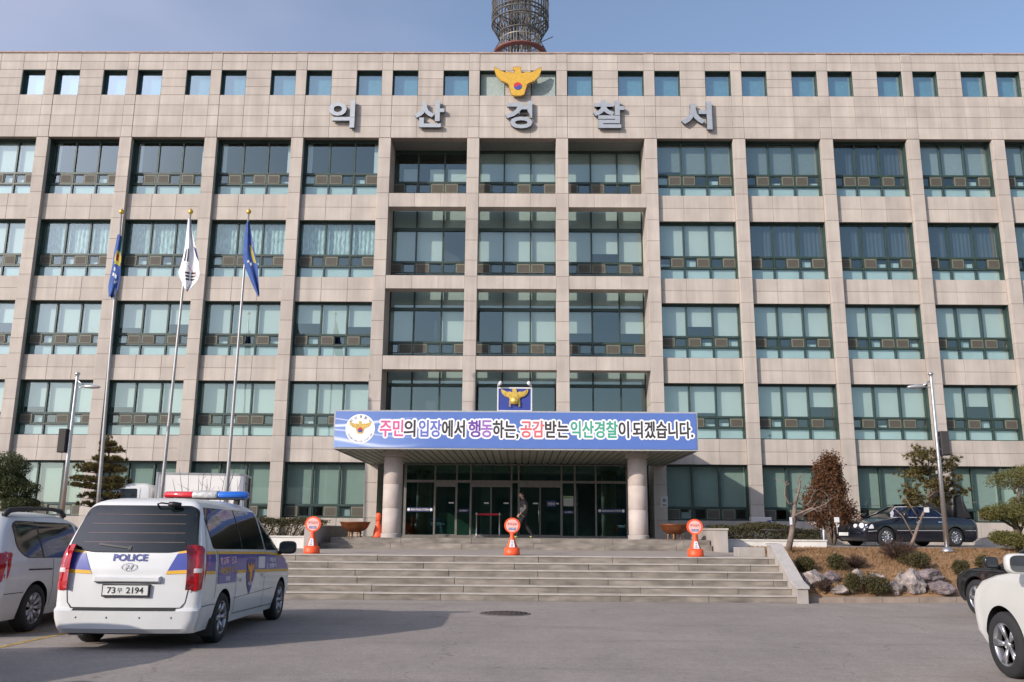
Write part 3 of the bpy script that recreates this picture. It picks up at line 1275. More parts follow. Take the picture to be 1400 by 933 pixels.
mb = MB()
mb.box(CX0 + .05, CX1 - .05, BY + .0, BY + .018, CZ0 + .05, CZ1 - .05)
bl(mb.build('cloth', banner_mat(), ban))
INKS = {'pink': (.62, .10, .26), 'black': (.035, .03, .03), 'blue': (.12, .15, .45), 'violet': (.14, .05, .30), 'violet2': (.30, .14, .42), 'red': (.62, .13, .14), 'green': (.06, .33, .22), 'white': (.80, .80, .80)}
INK = {k: mat('ink_' + k, v, .6, noise=.05) for k, v in INKS.items()}
pz0, pz1 = at_depth(700, 598, BY).z, at_depth(700, 575.5, BY).z
for txt, a, c, col in (('주민', 519.5, 551, 'pink'), ('의', 552.5, 567.5, 'black'), ('입장', 573, 603, 'blue'), ('에서', 604.5, 635, 'black'), ('행', 640.5, 656.5, 'violet'), ('동', 658, 673, 'violet2'),
                       ('하는,', 674, 708.5, 'black'), ('공감', 712, 743.5, 'red'), ('받는', 745.5, 777, 'black'), ('익산경찰', 780.5, 844, 'green'), ('이', 846, 859.5, 'black'), ('되겠습니다.', 865.5, 947, 'black')):
    xa_, xb_ = at_depth(a, 587, BY).x, at_depth(c, 587, BY).x
    lo_ = pz0 - (.05 if ',' in txt else 0)
    halo = bl(fit_text('lettering_outline', txt, INK['white'], xa_, xb_, lo_, pz1, BY - .0025, ban, 0))
    spread_halo(halo, .072)
    spread_halo(bl(fit_text('lettering', txt, INK[col], xa_, xb_, lo_, pz1, BY - .008, ban, 0)), .014)
# round seal at the left end
sc_ = at_depth(492.5, 586.5, BY)
mb = MB()
mb.prism(disc_poly(sc_.x, sc_.z, .50, 40), BY - .006, BY - .001)
seal = bl(mb.build('seal', INK['white'], ban))
mb = MB()
mb.prism(eagle_poly(sc_.x, sc_.z - .03, .76), BY - .011, BY - .0065)
bl(mb.build('eagle', mat('printed_gold', (.55, .37, .09), .6, noise=.25, scale=14), seal))
r_, b2 = taegeuk(sc_.x, sc_.z - .04, .085)
mb = MB()
mb.prism(r_, BY - .015, BY - .0115, 0)
mb.prism(b2, BY - .015, BY - .0115, 1)
bl(mb.build('taegeuk', [RED, BLUE], seal))


def arc_text(txt, R, a0, a1, h, flip):
    for k, ch in enumerate(txt):
        if ch == ' ':
            continue
        a = a0 + (a1 - a0) * k / (len(txt) - 1)
        me = text_mesh(ch, .02)
        xs = [v.co.x for v in me.vertices]
        ys = [v.co.y for v in me.vertices]
        cx, cy = (min(xs) + max(xs)) / 2, (min(ys) + max(ys)) / 2
        rot = a - pi / 2 if not flip else a + pi / 2
        for v in me.vertices:
            x, y = (v.co.x - cx) * h, (v.co.y - cy) * h
            v.co = Vector((sc_.x + R * cos(a) + x * cos(rot) - y * sin(rot), BY - .009, sc_.z + R * sin(a) + x * sin(rot) + y * cos(rot)))
        me.materials.clear()
        me.materials.append(NAVY)
        bl(link('lettering', me, seal))


arc_text('익산경찰서', .41, radians(140), radians(40), .11, False)
arc_text('IKSAN POLICE STATION', .43, radians(205), radians(335), .075, True)

# ------------------------------------------------------------------ framed emblem standing on the canopy
p = at_depth(703.5, 560, 29.95)
es = thing('emblem_sign', 'white framed blue board with golden eagle standing on the canopy edge above the banner', 'sign', (p.x, 29.95, CZ1))
W_, H_ = .60, .84
mb = MB()
mb.box(-W_ + .04, W_ - .04, .02, .05, .04, H_ - .04)
mb.box(-.4, -.35, .05, .5, 0, .05)
mb.box(.35, .4, .05, .5, 0, .05)
mb.box(-.4, -.35, .05, .09, .05, .7)
mb.box(.35, .4, .05, .09, .05, .7)
mb.build('board', mat('sign_blue', (.03, .05, .26), .5, noise=.06), es)
mb = MB()
mb.box(-W_, -W_ + .045, 0, .06, 0, H_)
mb.box(W_ - .045, W_, 0, .06, 0, H_)
mb.box(-W_ + .045, W_ - .045, 0, .06, H_ - .045, H_)
mb.box(-W_ + .045, W_ - .045, 0, .06, 0, .045)
mb.build('frame', WHITE_METAL, es)
mb = MB()
mb.prism(eagle_poly(0, .42, .94), -.035, .019)
mb.prism(eagle_poly(0, .44, .78), -.055, -.036)
mb.prism([(-.06, .75), (.06, .75), (.13, .42), (.06, .30), (-.06, .30), (-.13, .42)], -.085, -.056)
for k in range(6):
    for s in (-1, 1):
        mb.box(s * (.16 + .0) - .03, s * .16 + .03, -.05, -.0355, .17 + k * .035, .19 + k * .035)
mb.lathe([(.13, 0), (.125, -.03), (.09, -.06), (0, -.07)], (0, -.056, .36), 20, 'y')
mb.build('eagle', GOLD_M, es)
for s in (-1, 1):
    mb = MB()
    mb.tube([(s * .58, .03, H_), (s * .58, -.02, H_ + .05), (s * .52, -.12, H_ + .09)], .018, 6)
    mb.tube([(s * .55, -.06, H_ + .06), (s * .47, -.22, H_ + .13)], [.05, .065], 10)
    mb.build('lamp', WHITE_METAL, es)

# ------------------------------------------------------------------ roof emblem and metal letters
p0, p1 = at_depth(676, 93, YF - .2), at_depth(740, 93, YF - .2)
bot = at_depth(708, 131, YF - .2)
wd = p1.x - p0.x
em = thing('eagle_emblem', 'big golden eagle emblem with red and blue disc between the topmost windows', 'emblem', ((p0.x + p1.x) / 2, YF, bot.z))
mb = MB()
cz = .18 * wd / 1
sc2 = (p0.z - bot.z) / (.555 * wd)
poly = [(x, z * sc2 + .18 * wd * sc2) for x, z in eagle_poly(0, 0, wd)]
mb.prism(poly, -.24, -.10)
mb.box(-.3, .3, -.1, -.005, .3, .4)
mb.build('eagle', [GOLD], em)
mb = MB()
inner = [(x * .86, (z - .6) * .86 + .6) for x, z in poly]
for s in (-1, 1):
    for k in range(5):
        a = Vector((s * (.16 + .05 * k) * wd, .24 * wd + .035 * k * wd))
        d = Vector((s * .055 * wd, -.055 * wd))
        mb.add([(a.x, -.243, a.y), (a.x + .012, -.243, a.y + .02), (a.x + d.x + .012, -.243, a.y + d.y + .02), (a.x + d.x, -.243, a.y + d.y)], [(0, 1, 2, 3)])
for pl in (poly,):
    n = len(pl)
    for k in range(n):
        x_, z_ = pl[k]
        x2, z2 = pl[(k + 1) % n]
        d = Vector((x2 - x_, z2 - z_)).normalized() * .02
        nn = Vector((-d.y, d.x))
        mb.add([(x_, -.242, z_), (x2, -.242, z2), (x2 + nn.x, -.242, z2 + nn.y), (x_ + nn.x, -.242, z_ + nn.y)], [(0, 1, 2, 3)])
mb.build('outline', mat('dark_gold_line', (.22, .11, .02), .6), em)
r_, b2 = taegeuk(0, .21 * wd, .085 * wd)
mb = MB()
mb.prism(r_, -.262, -.245, 0)
mb.prism(b2, -.262, -.245, 1)
mb.build('taegeuk', [RED, BLUE], em)

LETTER = mat('satin_steel_letter', (.36, .38, .40), .45, metal=.35, noise=.08)
LETTER_S = mat('letter_side', (.07, .09, .11), .5, metal=.3)
names = ['leftmost', 'second from left', 'middle', 'fourth from left', 'rightmost']
for k, (ch, a, b_, c, d) in enumerate((('익', 449, 139.5, 486.5, 176), ('산', 566, 139.5, 608, 175.5), ('경', 690.5, 140, 728, 177), ('찰', 811, 139, 853, 176.5), ('서', 931.5, 140.5, 972, 178.5))):
    q0, q1 = at_depth(a, d, YF - .1), at_depth(c, b_, YF - .1)
    lab = ['grey metal Korean letter 익, leftmost of the five under the top windows',
           'grey metal Korean letter 산 mounted above the left recessed bay',
           'grey metal Korean letter 경 mounted right under the golden eagle emblem',
           'grey metal Korean letter 찰 mounted above the right recessed bay',
           'grey metal Korean letter 서, rightmost of the five under the top windows'][k]
    me = text_mesh(ch, .030, .5)
    xs = [v.co.x for v in me.vertices]
    ys = [v.co.y for v in me.vertices]
    o = thing('facade_letter', lab, 'sign letter', ((q0.x + q1.x) / 2, YF, q0.z), group='metal letters naming the station across the facade')
    for v in me.vertices:
        v.co = Vector(((v.co.x - min(xs)) / (max(xs) - min(xs)) * (q1.x - q0.x) - (q1.x - q0.x) / 2, -(v.co.z + .5) * .15 - .06, (v.co.y - min(ys)) / (max(ys) - min(ys)) * (q1.z - q0.z))) if False else v.co
    W2, H2 = q1.x - q0.x, q1.z - q0.z
    mnx, mxx, mny, mxy = min(xs), max(xs), min(ys), max(ys)
    for v in me.vertices:
        v.co = Vector(((v.co.x - mnx) / (mxx - mnx) * W2 - W2 / 2, -(v.co.z + .5) * .15 - .06, (v.co.y - mny) / (mxy - mny) * H2))
    me.materials.clear()
    me.materials.append(LETTER)
    me.materials.append(LETTER_S)
    for pl in me.polygons:
        pl.material_index = 0 if abs(pl.normal.y) > .7 else 1
    link('letter', me, o)
    mb = MB()
    for px, pz in ((-.25 * W2, .3 * H2), (.38 * W2, .3 * H2), (.38 * W2, .8 * H2)):
        mb.tube([(px, -.07, pz), (px, -.002, pz)], .02, 6)
    mb.build('mounting_pin', LETTER_S, o)

# ------------------------------------------------------------------ lattice tower on the roof
TY = 46.
pc = at_depth(711, 60, TY)
tw = thing('antenna_tower', 'round steel lattice tower rising behind the middle of the parapet', 'tower', (pc.x, TY, 22.6))
TB = mat('weathered_steel', (.10, .095, .085), .6, metal=.3, noise=.3)
TBL = mat('galvanised_steel', (.30, .28, .25), .5, metal=.4, noise=.2)
RUST = mat('red_oxide_steel', (.17, .06, .05), .7, noise=.2)
z30, z52, z70 = at_depth(711, 30, TY).z - 22.6, at_depth(711, 52, TY).z - 22.6, at_depth(711, 70, TY).z - 22.6
R1 = abs(at_depth(738, 50, TY).x - pc.x)
R2_ = abs(at_depth(749.5, 30, TY).x - pc.x)
mb = MB()
n = 40
for k in range(n):
    a = 2 * pi * k / n
    mb.tube([(R1 * cos(a), R1 * sin(a), .02), (R1 * cos(a), R1 * sin(a), z30 + .1)], .022, 4)
for z in (.2, 1.5, 2.8, z70 - .05, z70 + .55, z52 + .1, z30 - .1):
    mb.tube([(R1 * cos(2 * pi * k / 32), R1 * sin(2 * pi * k / 32), z) for k in range(33)], .04, 5)
mb.build('inner_cage', TBL, tw)
mb = MB()
n = 44
for k in range(n):
    a = 2 * pi * k / n
    mb.tube([((R1 + .12) * cos(a), (R1 + .12) * sin(a), z52 + .05), (R2_ * cos(a), R2_ * sin(a), z52 + .75), (R2_ * cos(a), R2_ * sin(a), z52 + 6)], .026, 4)
for z, rr_ in ((z52 + .75, R2_), (z52 + 1.15, R2_), (z30 + .35, R2_), (z30 + 1.1, R2_), (z30 + 2.4, R2_), (z30 + 3.8, R2_), (z52 + .05, R1 + .12)):
    mb.tube([(rr_ * cos(2 * pi * k / 32), rr_ * sin(2 * pi * k / 32), z) for k in range(33)], .05, 5)
mb.build('outer_cage', TB, tw)
mb = MB()
for k in range(8):
    a = 2 * pi * k / 8 + .2
    mb.tube([(R1 * .5 * cos(a), R1 * .5 * sin(a), .02), (R1 * .5 * cos(a), R1 * .5 * sin(a), z52 + 6)], .06, 6)
    mb.tube([(R1 * .5 * cos(a), R1 * .5 * sin(a), z30 - .2), (R2_ * cos(a), R2_ * sin(a), z30 + .35)], .05, 5)
    mb.tube([(R1 * .5 * cos(a), R1 * .5 * sin(a), z30 + 1.3), (R2_ * cos(a), R2_ * sin(a), z30 + .35)], .04, 5)
    a2 = a + 2 * pi / 8
    for z in (z52 - 1.2, z52 + .4, z30 + .5):
        mb.tube([(R1 * .5 * cos(a), R1 * .5 * sin(a), z), (R1 * .5 * cos(a2), R1 * .5 * sin(a2), z + 1.3)], .03, 4)
mb.build('mast', TB, tw)
mb = MB()
mb.lathe([(R1 + .10, z70 - .34), (R1 + .40, z70 - .30), (R1 + .40, z70 - .22), (R1 + .10, z70 - .18), (R1 + .10, z70 - .34)], n=40)
mb.build('ring_platform', RUST, tw)
mb = MB()
for k in range(36):
    a = 2 * pi * k / 36
    mb.tube([((R1 + .4) * cos(a), (R1 + .4) * sin(a), z70 - .2), ((R1 + .12) * cos(a), (R1 + .12) * sin(a), z70 + .35)], .02, 4)
mb.tube([(R1 * .9, -.3, z70 + .3), (R1 + .75, -.5, z70 + .62)], .025, 5)
mb.build('strut', TB, tw)

# ------------------------------------------------------------------ steps, landing, plinth
SX0, SX1 = -8.2, 6.98
SY = 23.1
RISE, TREAD = 1.06 / 6, .36
st = thing('entrance_steps', 'broad flight of six weathered granite steps in front of the entrance', 'steps', (0, SY, 0))
rs = random.Random(3)
for k in range(6):
    mb = MB()
    y0 = k * TREAD
    zt = RISE * (k + 1)
    x = SX0 - rs.uniform(0, 1.5)
    while x < SX1:
        ln = rs.uniform(1.9, 2.6)
        a, b_ = max(x, SX0), min(x + ln, SX1)
        if b_ - a > .05:
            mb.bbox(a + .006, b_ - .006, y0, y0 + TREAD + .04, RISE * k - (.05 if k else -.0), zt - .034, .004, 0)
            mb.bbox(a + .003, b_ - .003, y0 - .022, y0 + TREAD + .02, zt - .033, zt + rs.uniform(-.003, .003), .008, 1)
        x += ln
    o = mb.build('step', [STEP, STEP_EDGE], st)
mb = MB()
mb.box(SX0, SX1, 5 * TREAD + .1, 5 * TREAD + .5, 0, .97)
mb.box(SX0, SX1, .06, 5 * TREAD, 0, RISE * .7)
mb.build('core', STEP, st)
# landing, falls slightly towards the steps
LZ0, LZ1 = 1.058, 1.11
LYA, LYB = SY + 6 * TREAD - .03, 30.3
mb = MB()
mb.add([(SX0 - .1, LYA, LZ0), (7.1, LYA, LZ0), (7.1, LYB + .5, LZ1), (SX0 - .1, LYB + .5, LZ1), (SX0 - .1, LYA, .6), (7.1, LYA, .6), (7.1, LYB + .5, .6), (SX0 - .1, LYB + .5, .6)],
       [(0, 1, 2, 3), (4, 7, 6, 5), (0, 4, 5, 1), (1, 5, 6, 2), (2, 6, 7, 3), (3, 7, 4, 0)])
tag(mb.build('landing', PAVE), kind='structure')
# plinth: two steps
mb = MB()
for (a, b_, y0, z0, z1) in ((-6.75, 6.44, LYB, LZ1 - .2, 1.29), (-6.45, 6.44, LYB + .32, 1.2, 1.47)):
    x = a
    while x < b_:
        c = min(x + 2.4, b_)
        mb.bbox(x + .004, c - .004, y0, y0 + .5, z0, z1, .008)
        x = c
mb.box(-6.4, 6.42, LYB + .8, 41, .9, 1.468, 1)
o = mb.build('entrance_plinth', [STEP, PAVE])
tag(o, 'low two step granite plinth under the canopy and the lobby doors', 'plinth')

# sloping cheek wall right of the steps
ck = thing('cheek_wall', 'pale granite stair cheek wall sloping down at the right end of the steps', 'wall', (SX1, SY, 0))
mb = MB()
prof = [(-.12, .0), (-.12, .36), (.25, .46), (2.0, 1.36), (2.5, 1.38), (2.5, 0)]
vs_ = [(.0, y, z) for y, z in prof] + [(.26, y, z) for y, z in prof]
n = len(prof)
mb.add(vs_, [tuple(range(n)), tuple(range(2 * n - 1, n - 1, -1))] + [(k, n + k, n + (k + 1) % n, (k + 1) % n) for k in range(n)])
CHEEK = mat('cheek_granite', (.33, .30, .27), .8, noise=.12, scale=4, bump=.1)
mb.build('body', CHEEK, ck)
mb = MB()
cp = [(-.16, .36), (.25, .465), (2.0, 1.365), (2.55, 1.385)]
for (y0, z0), (y1, z1) in zip(cp[:-1], cp[1:]):
    mb.add([(-.03, y0, z0), (.29, y0, z0), (.29, y1, z1), (-.03, y1, z1), (-.03, y0, z0 + .06), (.29, y0, z0 + .06), (.29, y1, z1 + .06), (-.03, y1, z1 + .06)],
           [(0, 3, 2, 1), (4, 5, 6, 7), (0, 1, 5, 4), (1, 2, 6, 5), (2, 3, 7, 6), (3, 0, 4, 7)])
mb.build('coping', mat('cheek_coping', (.40, .37, .345), .7, noise=.08), ck)

# planter walls each side of the plinth
for s, lab in ((1, 'granite planter wall with white front beside the right copper bowl'), (-1, 'shaded granite planter wall with white front beside the left copper bowl')):
    t = thing('planter_wall', lab, 'planter', (s * 6.48 if s > 0 else -6.78, 29.3, LZ1 - .05), group='low planters beside the entrance plinth')
    mb = MB()
    a, b_ = (0, .26) if s > 0 else (-.26, 0)
    mb.box(a, b_, 0, 6.2, 0, .74)
    mb.build('side_wall', STONE_RECESS, t)
    mb = MB()
    mb.box(a - .03, b_ + .03, -.03, 6.2, .742, .80)
    mb.build('coping', STEP_EDGE, t)
    mb = MB()
    x0_, x1_ = (.26, 3.75) if s > 0 else (-3.75, -.26)
    mb.box(x0_, x1_, .9, 1.15, 0, .40)
    mb.build('front_wall', WHITE_WALL, t)
    mb = MB()
    mb.box(x0_, x1_ + (.02 if s > 0 else 0), .87, 1.18, .402, .45)
    mb.build('front_coping', mat('white_coping', (.55, .53, .48), .7, noise=.12), t)
    mb = MB()
    mb.box(x0_, x1_, 1.16, 7.4, 0, .38)
    mb.build('soil', mat('dry_soil', (.14, .10, .07), .95, noise=.3), t)
# small block at the end of the right planter, seen behind the cheek
mb = MB()
mb.bbox(6.2, 6.97, 25.75, 26.3, LZ0 - .05, 1.32, .01)
tag(mb.build('granite_block', CHEEK), 'low granite block standing behind the top of the cheek wall', 'block')
t = thing('railing', 'thin dark rail with one white post above the white planter front', 'railing', (9.3, 30.5, 1.5))
mb = MB()
mb.tube([(-1.2, 0, .33), (.95, 0, .30)], .018, 6)
mb.build('rail', BLACK, t)
mb = MB()
mb.tube([(.95, 0, 0), (.95, 0, .34)], .03, 8)
mb.build('post', WHITE_METAL, t)


# ------------------------------------------------------------------ leaf helpers
def leaf_quad(mb, p, size, r, mi=0, up=.0):
    n = Vector((r.gauss(0, 1), r.gauss(0, 1), r.gauss(0, 1) + up)).normalized()
    u = n.orthogonal().normalized()
    a = r.uniform(0, 2 * pi)
    w_ = n.cross(u)
    u, w_ = u * cos(a) + w_ * sin(a), w_ * cos(a) - u * sin(a)
    l, h = size * r.uniform(.7, 1.3), size * .5 * r.uniform(.7, 1.3)
    mb.add([p - u * l * .5, p + w_ * h * .5, p + u * l * .5, p - w_ * h * .5], [(0, 1, 2, 3)], mi)


def needle_tuft(mb, p, d, ln, n, r, wd=.012):
    d = d.normalized()
    for _ in range(n):
        e = (d * r.uniform(.1, 1.1) + Vector((r.gauss(0, .6), r.gauss(0, .6), r.gauss(0, .6)))).normalized()
        u = e.orthogonal().normalized() * wd
        q = p + e * ln * r.uniform(.6, 1.1)
        mb.add([p - u, p + u, q], [(0, 1, 2)])


def blob_leaves(mb, c, rad, n, size, r, shell=.55, fl=1.0):
    for _ in range(n):
        d = Vector((r.gauss(0, 1), r.gauss(0, 1), r.gauss(0, 1))).normalized()
        k = shell + (1 - shell) * r.random() ** .6
        wob = 1 + .10 * sin(5 * d.x + c[0]) * cos(4 * d.z + c[2]) + r.gauss(0, .05)
        p = Vector((c[0] + d.x * rad[0] * k * wob, c[1] + d.y * rad[1] * k * wob, c[2] + d.z * rad[2] * k * wob))
        leaf_quad(mb, p, size, r)


LEAF_HEDGE = leaf_mat('winter_hedge', (.085, .055, .022), (.045, .060, .020))
LEAF_TOP = leaf_mat('dark_topiary', (.040, .055, .016), (.085, .095, .030))
LEAF_CLOUD = leaf_mat('cloud_pine_green', (.075, .080, .018), (.16, .14, .035))
LEAF_PINE = leaf_mat('pine_needles', (.085, .085, .022), (.20, .135, .04))
LEAF_RED = leaf_mat('bronze_conifer', (.15, .052, .020), (.085, .048, .018))
LEAF_BOX = leaf_mat('dark_shrub', (.045, .048, .014), (.10, .075, .025))
LEAF_TWIG = leaf_mat('brown_shrub', (.115, .065, .045), (.075, .045, .03))

# hedges behind the planters
for x0_, x1_, y0_, y1_, z0_, z1_, lab, sd_ in ((6.9, 10.2, 30.6, 33.6, 1.45, 2.02, 'brown winter hedge filling the planter right of the entrance', 1), (-11.2, -7.1, 30.6, 33.6, 1.45, 2.1, 'brown winter hedge filling the planter left of the entrance', 2)):
    r_h = random.Random(sd_)
    t = thing('hedge', lab, 'hedge', ((x0_ + x1_) / 2, (y0_ + y1_) / 2, 1.45), group='hedges beside the entrance')
    cx_, cy_ = (x0_ + x1_) / 2, (y0_ + y1_) / 2
    mb = MB()
    for _ in range(9000):
        x, y = r_h.uniform(x0_, x1_), r_h.uniform(y0_, y1_)
        top = z1_ - .14 * abs(x - cx_) / (x1_ - x0_) * (3 if sd_ == 1 and x > cx_ else 1) + .05 * sin(x * 3.1) + .04 * sin(y * 4 + x)
        if r_h.random() < .35:
            y = y0_ + r_h.uniform(0, .15)
            z = r_h.uniform(z0_, top)
        else:
            z = top - abs(r_h.gauss(0, .09))
        leaf_quad(mb, Vector((x - cx_, y - cy_, z - 1.45)), .075, r_h)
    mb.build('foliage', LEAF_HEDGE, t, fix=False)
    mb = MB()
    for k in range(14):
        x = x0_ + (x1_ - x0_) * (k + .5) / 14 - cx_
        for y in (-1.1, 0, 1.1):
            mb.tube([(x, y, 0), (x + .1, y + .05, .25), (x + .18, y, .45)], [.025, .018, .008], 5)
    mb.build('stem', BARK, t)

# ------------------------------------------------------------------ objects on the plinth and landing
# bollards with round sign heads
def make_bollard():
    t = thing('sign_bollard', '', 'bollard', group='orange no parking bollards along the top step')
    mb = MB()
    mb.lathe([(.225, 0), (.225, .05), (.215, .195), (.20, .20), (.165, .21), (.125, .30), (.085, .42), (.062, .50), (.06, .57), (.065, .62)], n=28)
    mb.build('base', ORANGE, t)
    mb = MB()
    # flat flared neck and ring head
    pts = []
    for k in range(25):
        a = -pi / 2 + .5 + (2 * pi - 1.0) * k / 24
        pts.append((.225 * cos(a), .82 + .215 * sin(a)))
    poly = [(.06, .60)] + pts + [(-.06, .60)]
    mb.prism(poly, -.035, .035)
    mb.build('head', ORANGE, t)
    hd = t.children[-1]
    mb = MB()
    mb.prism(disc_poly(0, .815, .175, 28), -.04, -.0355)
    f = mb.build('sign_face', mat('pink_sign_face', (.72, .42, .36), .6), hd)
    mb = MB()
    mb.box(-.10, .10, -.046, -.0405, .695, .755)
    mb.build('blue_label', mat('label_blue', (.06, .09, .30), .6), hd)
    fit_text('lettering', '주차금지', mat('sign_red_ink', (.45, .03, .05), .6), -.135, .135, .815, .895, -.043, hd, .015)
    fit_text('label_lettering', '익산경찰서', INK['white'], -.085, .085, .708, .742, -.048, hd, .01)
    mb = MB()
    mb.prism([(-.085, .22), (.085, .22), (.04, .42), (-.04, .42)], -.2065, -.20)
    o = mb.build('label_plate', WHITE_METAL, t)
    # lean the plate on the cone
    for v in o.data.vertices:
        z = v.co.z
        rr = .165 - (z - .21) * .385
        v.co.y = -rr - .004 if v.co.y < -.203 else -rr + .01
    for z in (.36, .30, .25):
        me = fit_text('label_lettering', {.36: '절', .30: '대', .25: '주차'}[z], NAVY, -.02 if z > .26 else -.035, .02 if z > .26 else .035, z - .02, z + .022, -(.165 - (z - .21) * .385) - .009, o, .01)
    return t


def lz(y):
    return LZ0 + (LZ1 - LZ0) * (y - LYA) / (LYB + .5 - LYA)


b0 = make_bollard()
for k, (u, lab) in enumerate(((426, 'orange sign bollard at the top of the steps in front of the left copper bowl'), (700, 'orange sign bollard at the top of the steps before the red belt barrier and doors'), (951, 'orange sign bollard at the top of the steps in front of the right planter wall'))):
    y = 25.5
    x = at_depth(u, 757, y).x
    if k == 0:
        b0.location = (x, y, lz(y))
        b0['label'] = lab
    else:
        copy_thing(b0, (x, y, lz(y)), None, lab)

p = at_depth(516, 735, 31.2)
t = thing('traffic_post', 'slim plain orange plastic post in the shade left of the left round column', 'bollard', (p.x, 31.25, 1.47))
mb = MB()
mb.lathe([(.18, 0), (.18, .05), (.165, .07), (.15, .2), (.075, .48), (.06, .56)], n=24)
mb.build('base', ORANGE, t)
mb = MB()
mb.lathe([(.06, .56), (.072, .60), (.085, .68), (.085, .78), (.06, .83), (0, .84)], n=24)
mb.build('head', ORANGE, t)

# copper bowls on three legs
def make_bowl():
    t = thing('fire_bowl', '', 'bowl', group='copper bowls flanking the entrance')
    mb = MB()
    mb.lathe([(.0, .17), (.22, .19), (.38, .27), (.46, .37), (.50, .47), (.53, .50), (.53, .525), (.49, .525), (.46, .47), (.38, .33), (.2, .26), (0, .25)], n=40)
    mb.build('bowl', COPPER, t)
    for k in range(4):
        a = 2 * pi * k / 4 + .6
        mb = MB()
        mb.tube([(.17 * cos(a), .17 * sin(a), .22), (.23 * cos(a), .23 * sin(a), .12), (.20 * cos(a), .20 * sin(a), .05), (.25 * cos(a), .25 * sin(a), .015)], [.05, .035, .03, .04], 8)
        mb.build('leg', mat('brass_leg', (.26, .13, .06), .45, metal=.5, noise=.2), t)
    return t


b0 = make_bowl()
b0.location = (-5.72, 31.1, 1.47)
b0['label'] = 'round copper bowl on short legs left of the left round column'
copy_thing(b0, (5.32, 31.1, 1.47), .7, 'round copper bowl on short legs right of the right round column')

# belt barrier
t = thing('belt_barrier', 'pair of steel posts joined by a red belt in front of the lobby doors', 'barrier', (at_depth(667, 730, 34.4).x, 34.4, 1.47))
for s in (-1, 1):
    mb = MB()
    mb.lathe([(.15, 0), (.15, .015), (.03, .035), (.025, .04), (.025, .82), (.04, .825), (.04, .93), (.0, .94)], (s * .44, 0, 0), 16)
    mb.build('post', STEEL, t)
mb = MB()
mb.box(-.40, .40, -.004, .004, .83, .90)
mb.build('belt', mat('red_belt', (.50, .01, .03), .7), t)

# outdoor air conditioner behind the right hedge
p = at_depth(1040, 716, 35.6)
t = thing('air_conditioner', 'white outdoor air conditioner unit half hidden behind the right hedge', 'air conditioner', (p.x, 35.6, 1.3))
mb = MB()
mb.bbox(-.40, .40, -.16, .16, .05, 1.03, .02)
mb.build('casing', mat('cream_casing', (.55, .53, .51), .5, noise=.04), t)
mb = MB()
mb.lathe([(.24, -.175), (.24, -.16), (0, -.16)], (-.10, 0, .62), 24, 'y')
for k in range(4):
    mb.lathe([(.22 - .05 * k, -.182), (.21 - .05 * k, -.182), (.21 - .05 * k, -.175), (.22 - .05 * k, -.175)], (-.10, 0, .62), 24, 'y')
mb.build('fan_grille', mat('grille_grey', (.14, .14, .14), .5), t)
mb = MB()
el = [(.27 + .10 * cos(a), .86 + .035 * sin(a) + .03 * cos(a)) for a in [2 * pi * k / 20 for k in range(20)]]
mb.prism(el, -.166, -.161)
mb.build('logo', mat('logo_blue', (.03, .06, .35), .5), t)

# ------------------------------------------------------------------ raised ground left and right
def ground_h(x, y):
    """height of the embankment behind the kerb (right and left of the steps)"""
    y0 = 23.55 + max(0, x - 8) * .12
    t = (y - y0) / 4.2
    if t <= 0:
        return .13
    if t >= 1:
        return 1.20 + min((y - y0 - 4.2) * .03, .06)
    s = t * t * (3 - 2 * t)
    h = .16 + 1.04 * (.55 * s + .45 * sqrt(t))
    return h + (.05 * sin(x * 1.3 + y) * sin(y * 1.7) + .03 * sin(x * 3.1)) * min(1, 4 * t * (1 - t))


DRY = mat('dry_winter_grass', (.25, .145, .070), .95, noise=.30, scale=2.2, bump=.5, bscale=22)


def slope_grid(name, x0, x1, y0, y1, nx, ny):
    mb = MB()
    vs_ = []
    for j in range(ny + 1):
        for i in range(nx + 1):
            x = x0 + (x1 - x0) * i / nx
            yy = 23.52 + max(0, x - 8) * .12
            y = yy + (y1 - yy) * j / ny
            vs_.append((x, y, ground_h(x, y)))
    fs = [(j * (nx + 1) + i, j * (nx + 1) + i + 1, (j + 1) * (nx + 1) + i + 1, (j + 1) * (nx + 1) + i) for j in range(ny) for i in range(nx)]
    mb.add(vs_, fs, 0, True)
    return tag(mb.build(name, DRY), kind='structure')


slope_grid('embankment', 7.25, 45, 23.5, 31.2, 90, 36)
mb = MB()
x0_ = SX0 - .35
vs_ = []
for j in range(20):
    for i in range(40):
        x = -45 + (x0_ + 45) * i / 39
        y = 23.5 + 7.0 * j / 19
        vs_.append((x, y, ground_h(0, y)))
mb.add(vs_, [(j * 40 + i, j * 40 + i + 1, (j + 1) * 40 + i + 1, (j + 1) * 40 + i) for j in range(19) for i in range(39)], 0, True)
tag(mb.build('embankment', DRY), kind='structure')

# kerbs in short stones
KERB = mat('kerb_stone', (.27, .21, .165), .85, noise=.2, scale=3, island=.08)
mb = MB()
x = 7.27
while x < 44:
    c = x + 1.0
    ya, yb = 23.3 + max(0, x - 8) * .12, 23.3 + max(0, c - 8) * .12
    mb.add([(x + .006, ya, 0), (c - .006, yb, 0), (c - .006, yb + .2, 0), (x + .006, ya + .2, 0), (x + .006, ya, .14), (c - .006, yb, .14), (c - .006, yb + .24, .14), (x + .006, ya + .24, .14)],
           [(4, 5, 6, 7), (0, 1, 5, 4), (1, 2, 6, 5), (3, 0, 4, 7)])
    x = c
x = x0_
while x > -44:
    mb.bbox(x - .99, x, 23.3, 23.52, 0, .14, .01)
    x -= 1
tag(mb.build('kerb', KERB), kind='structure')

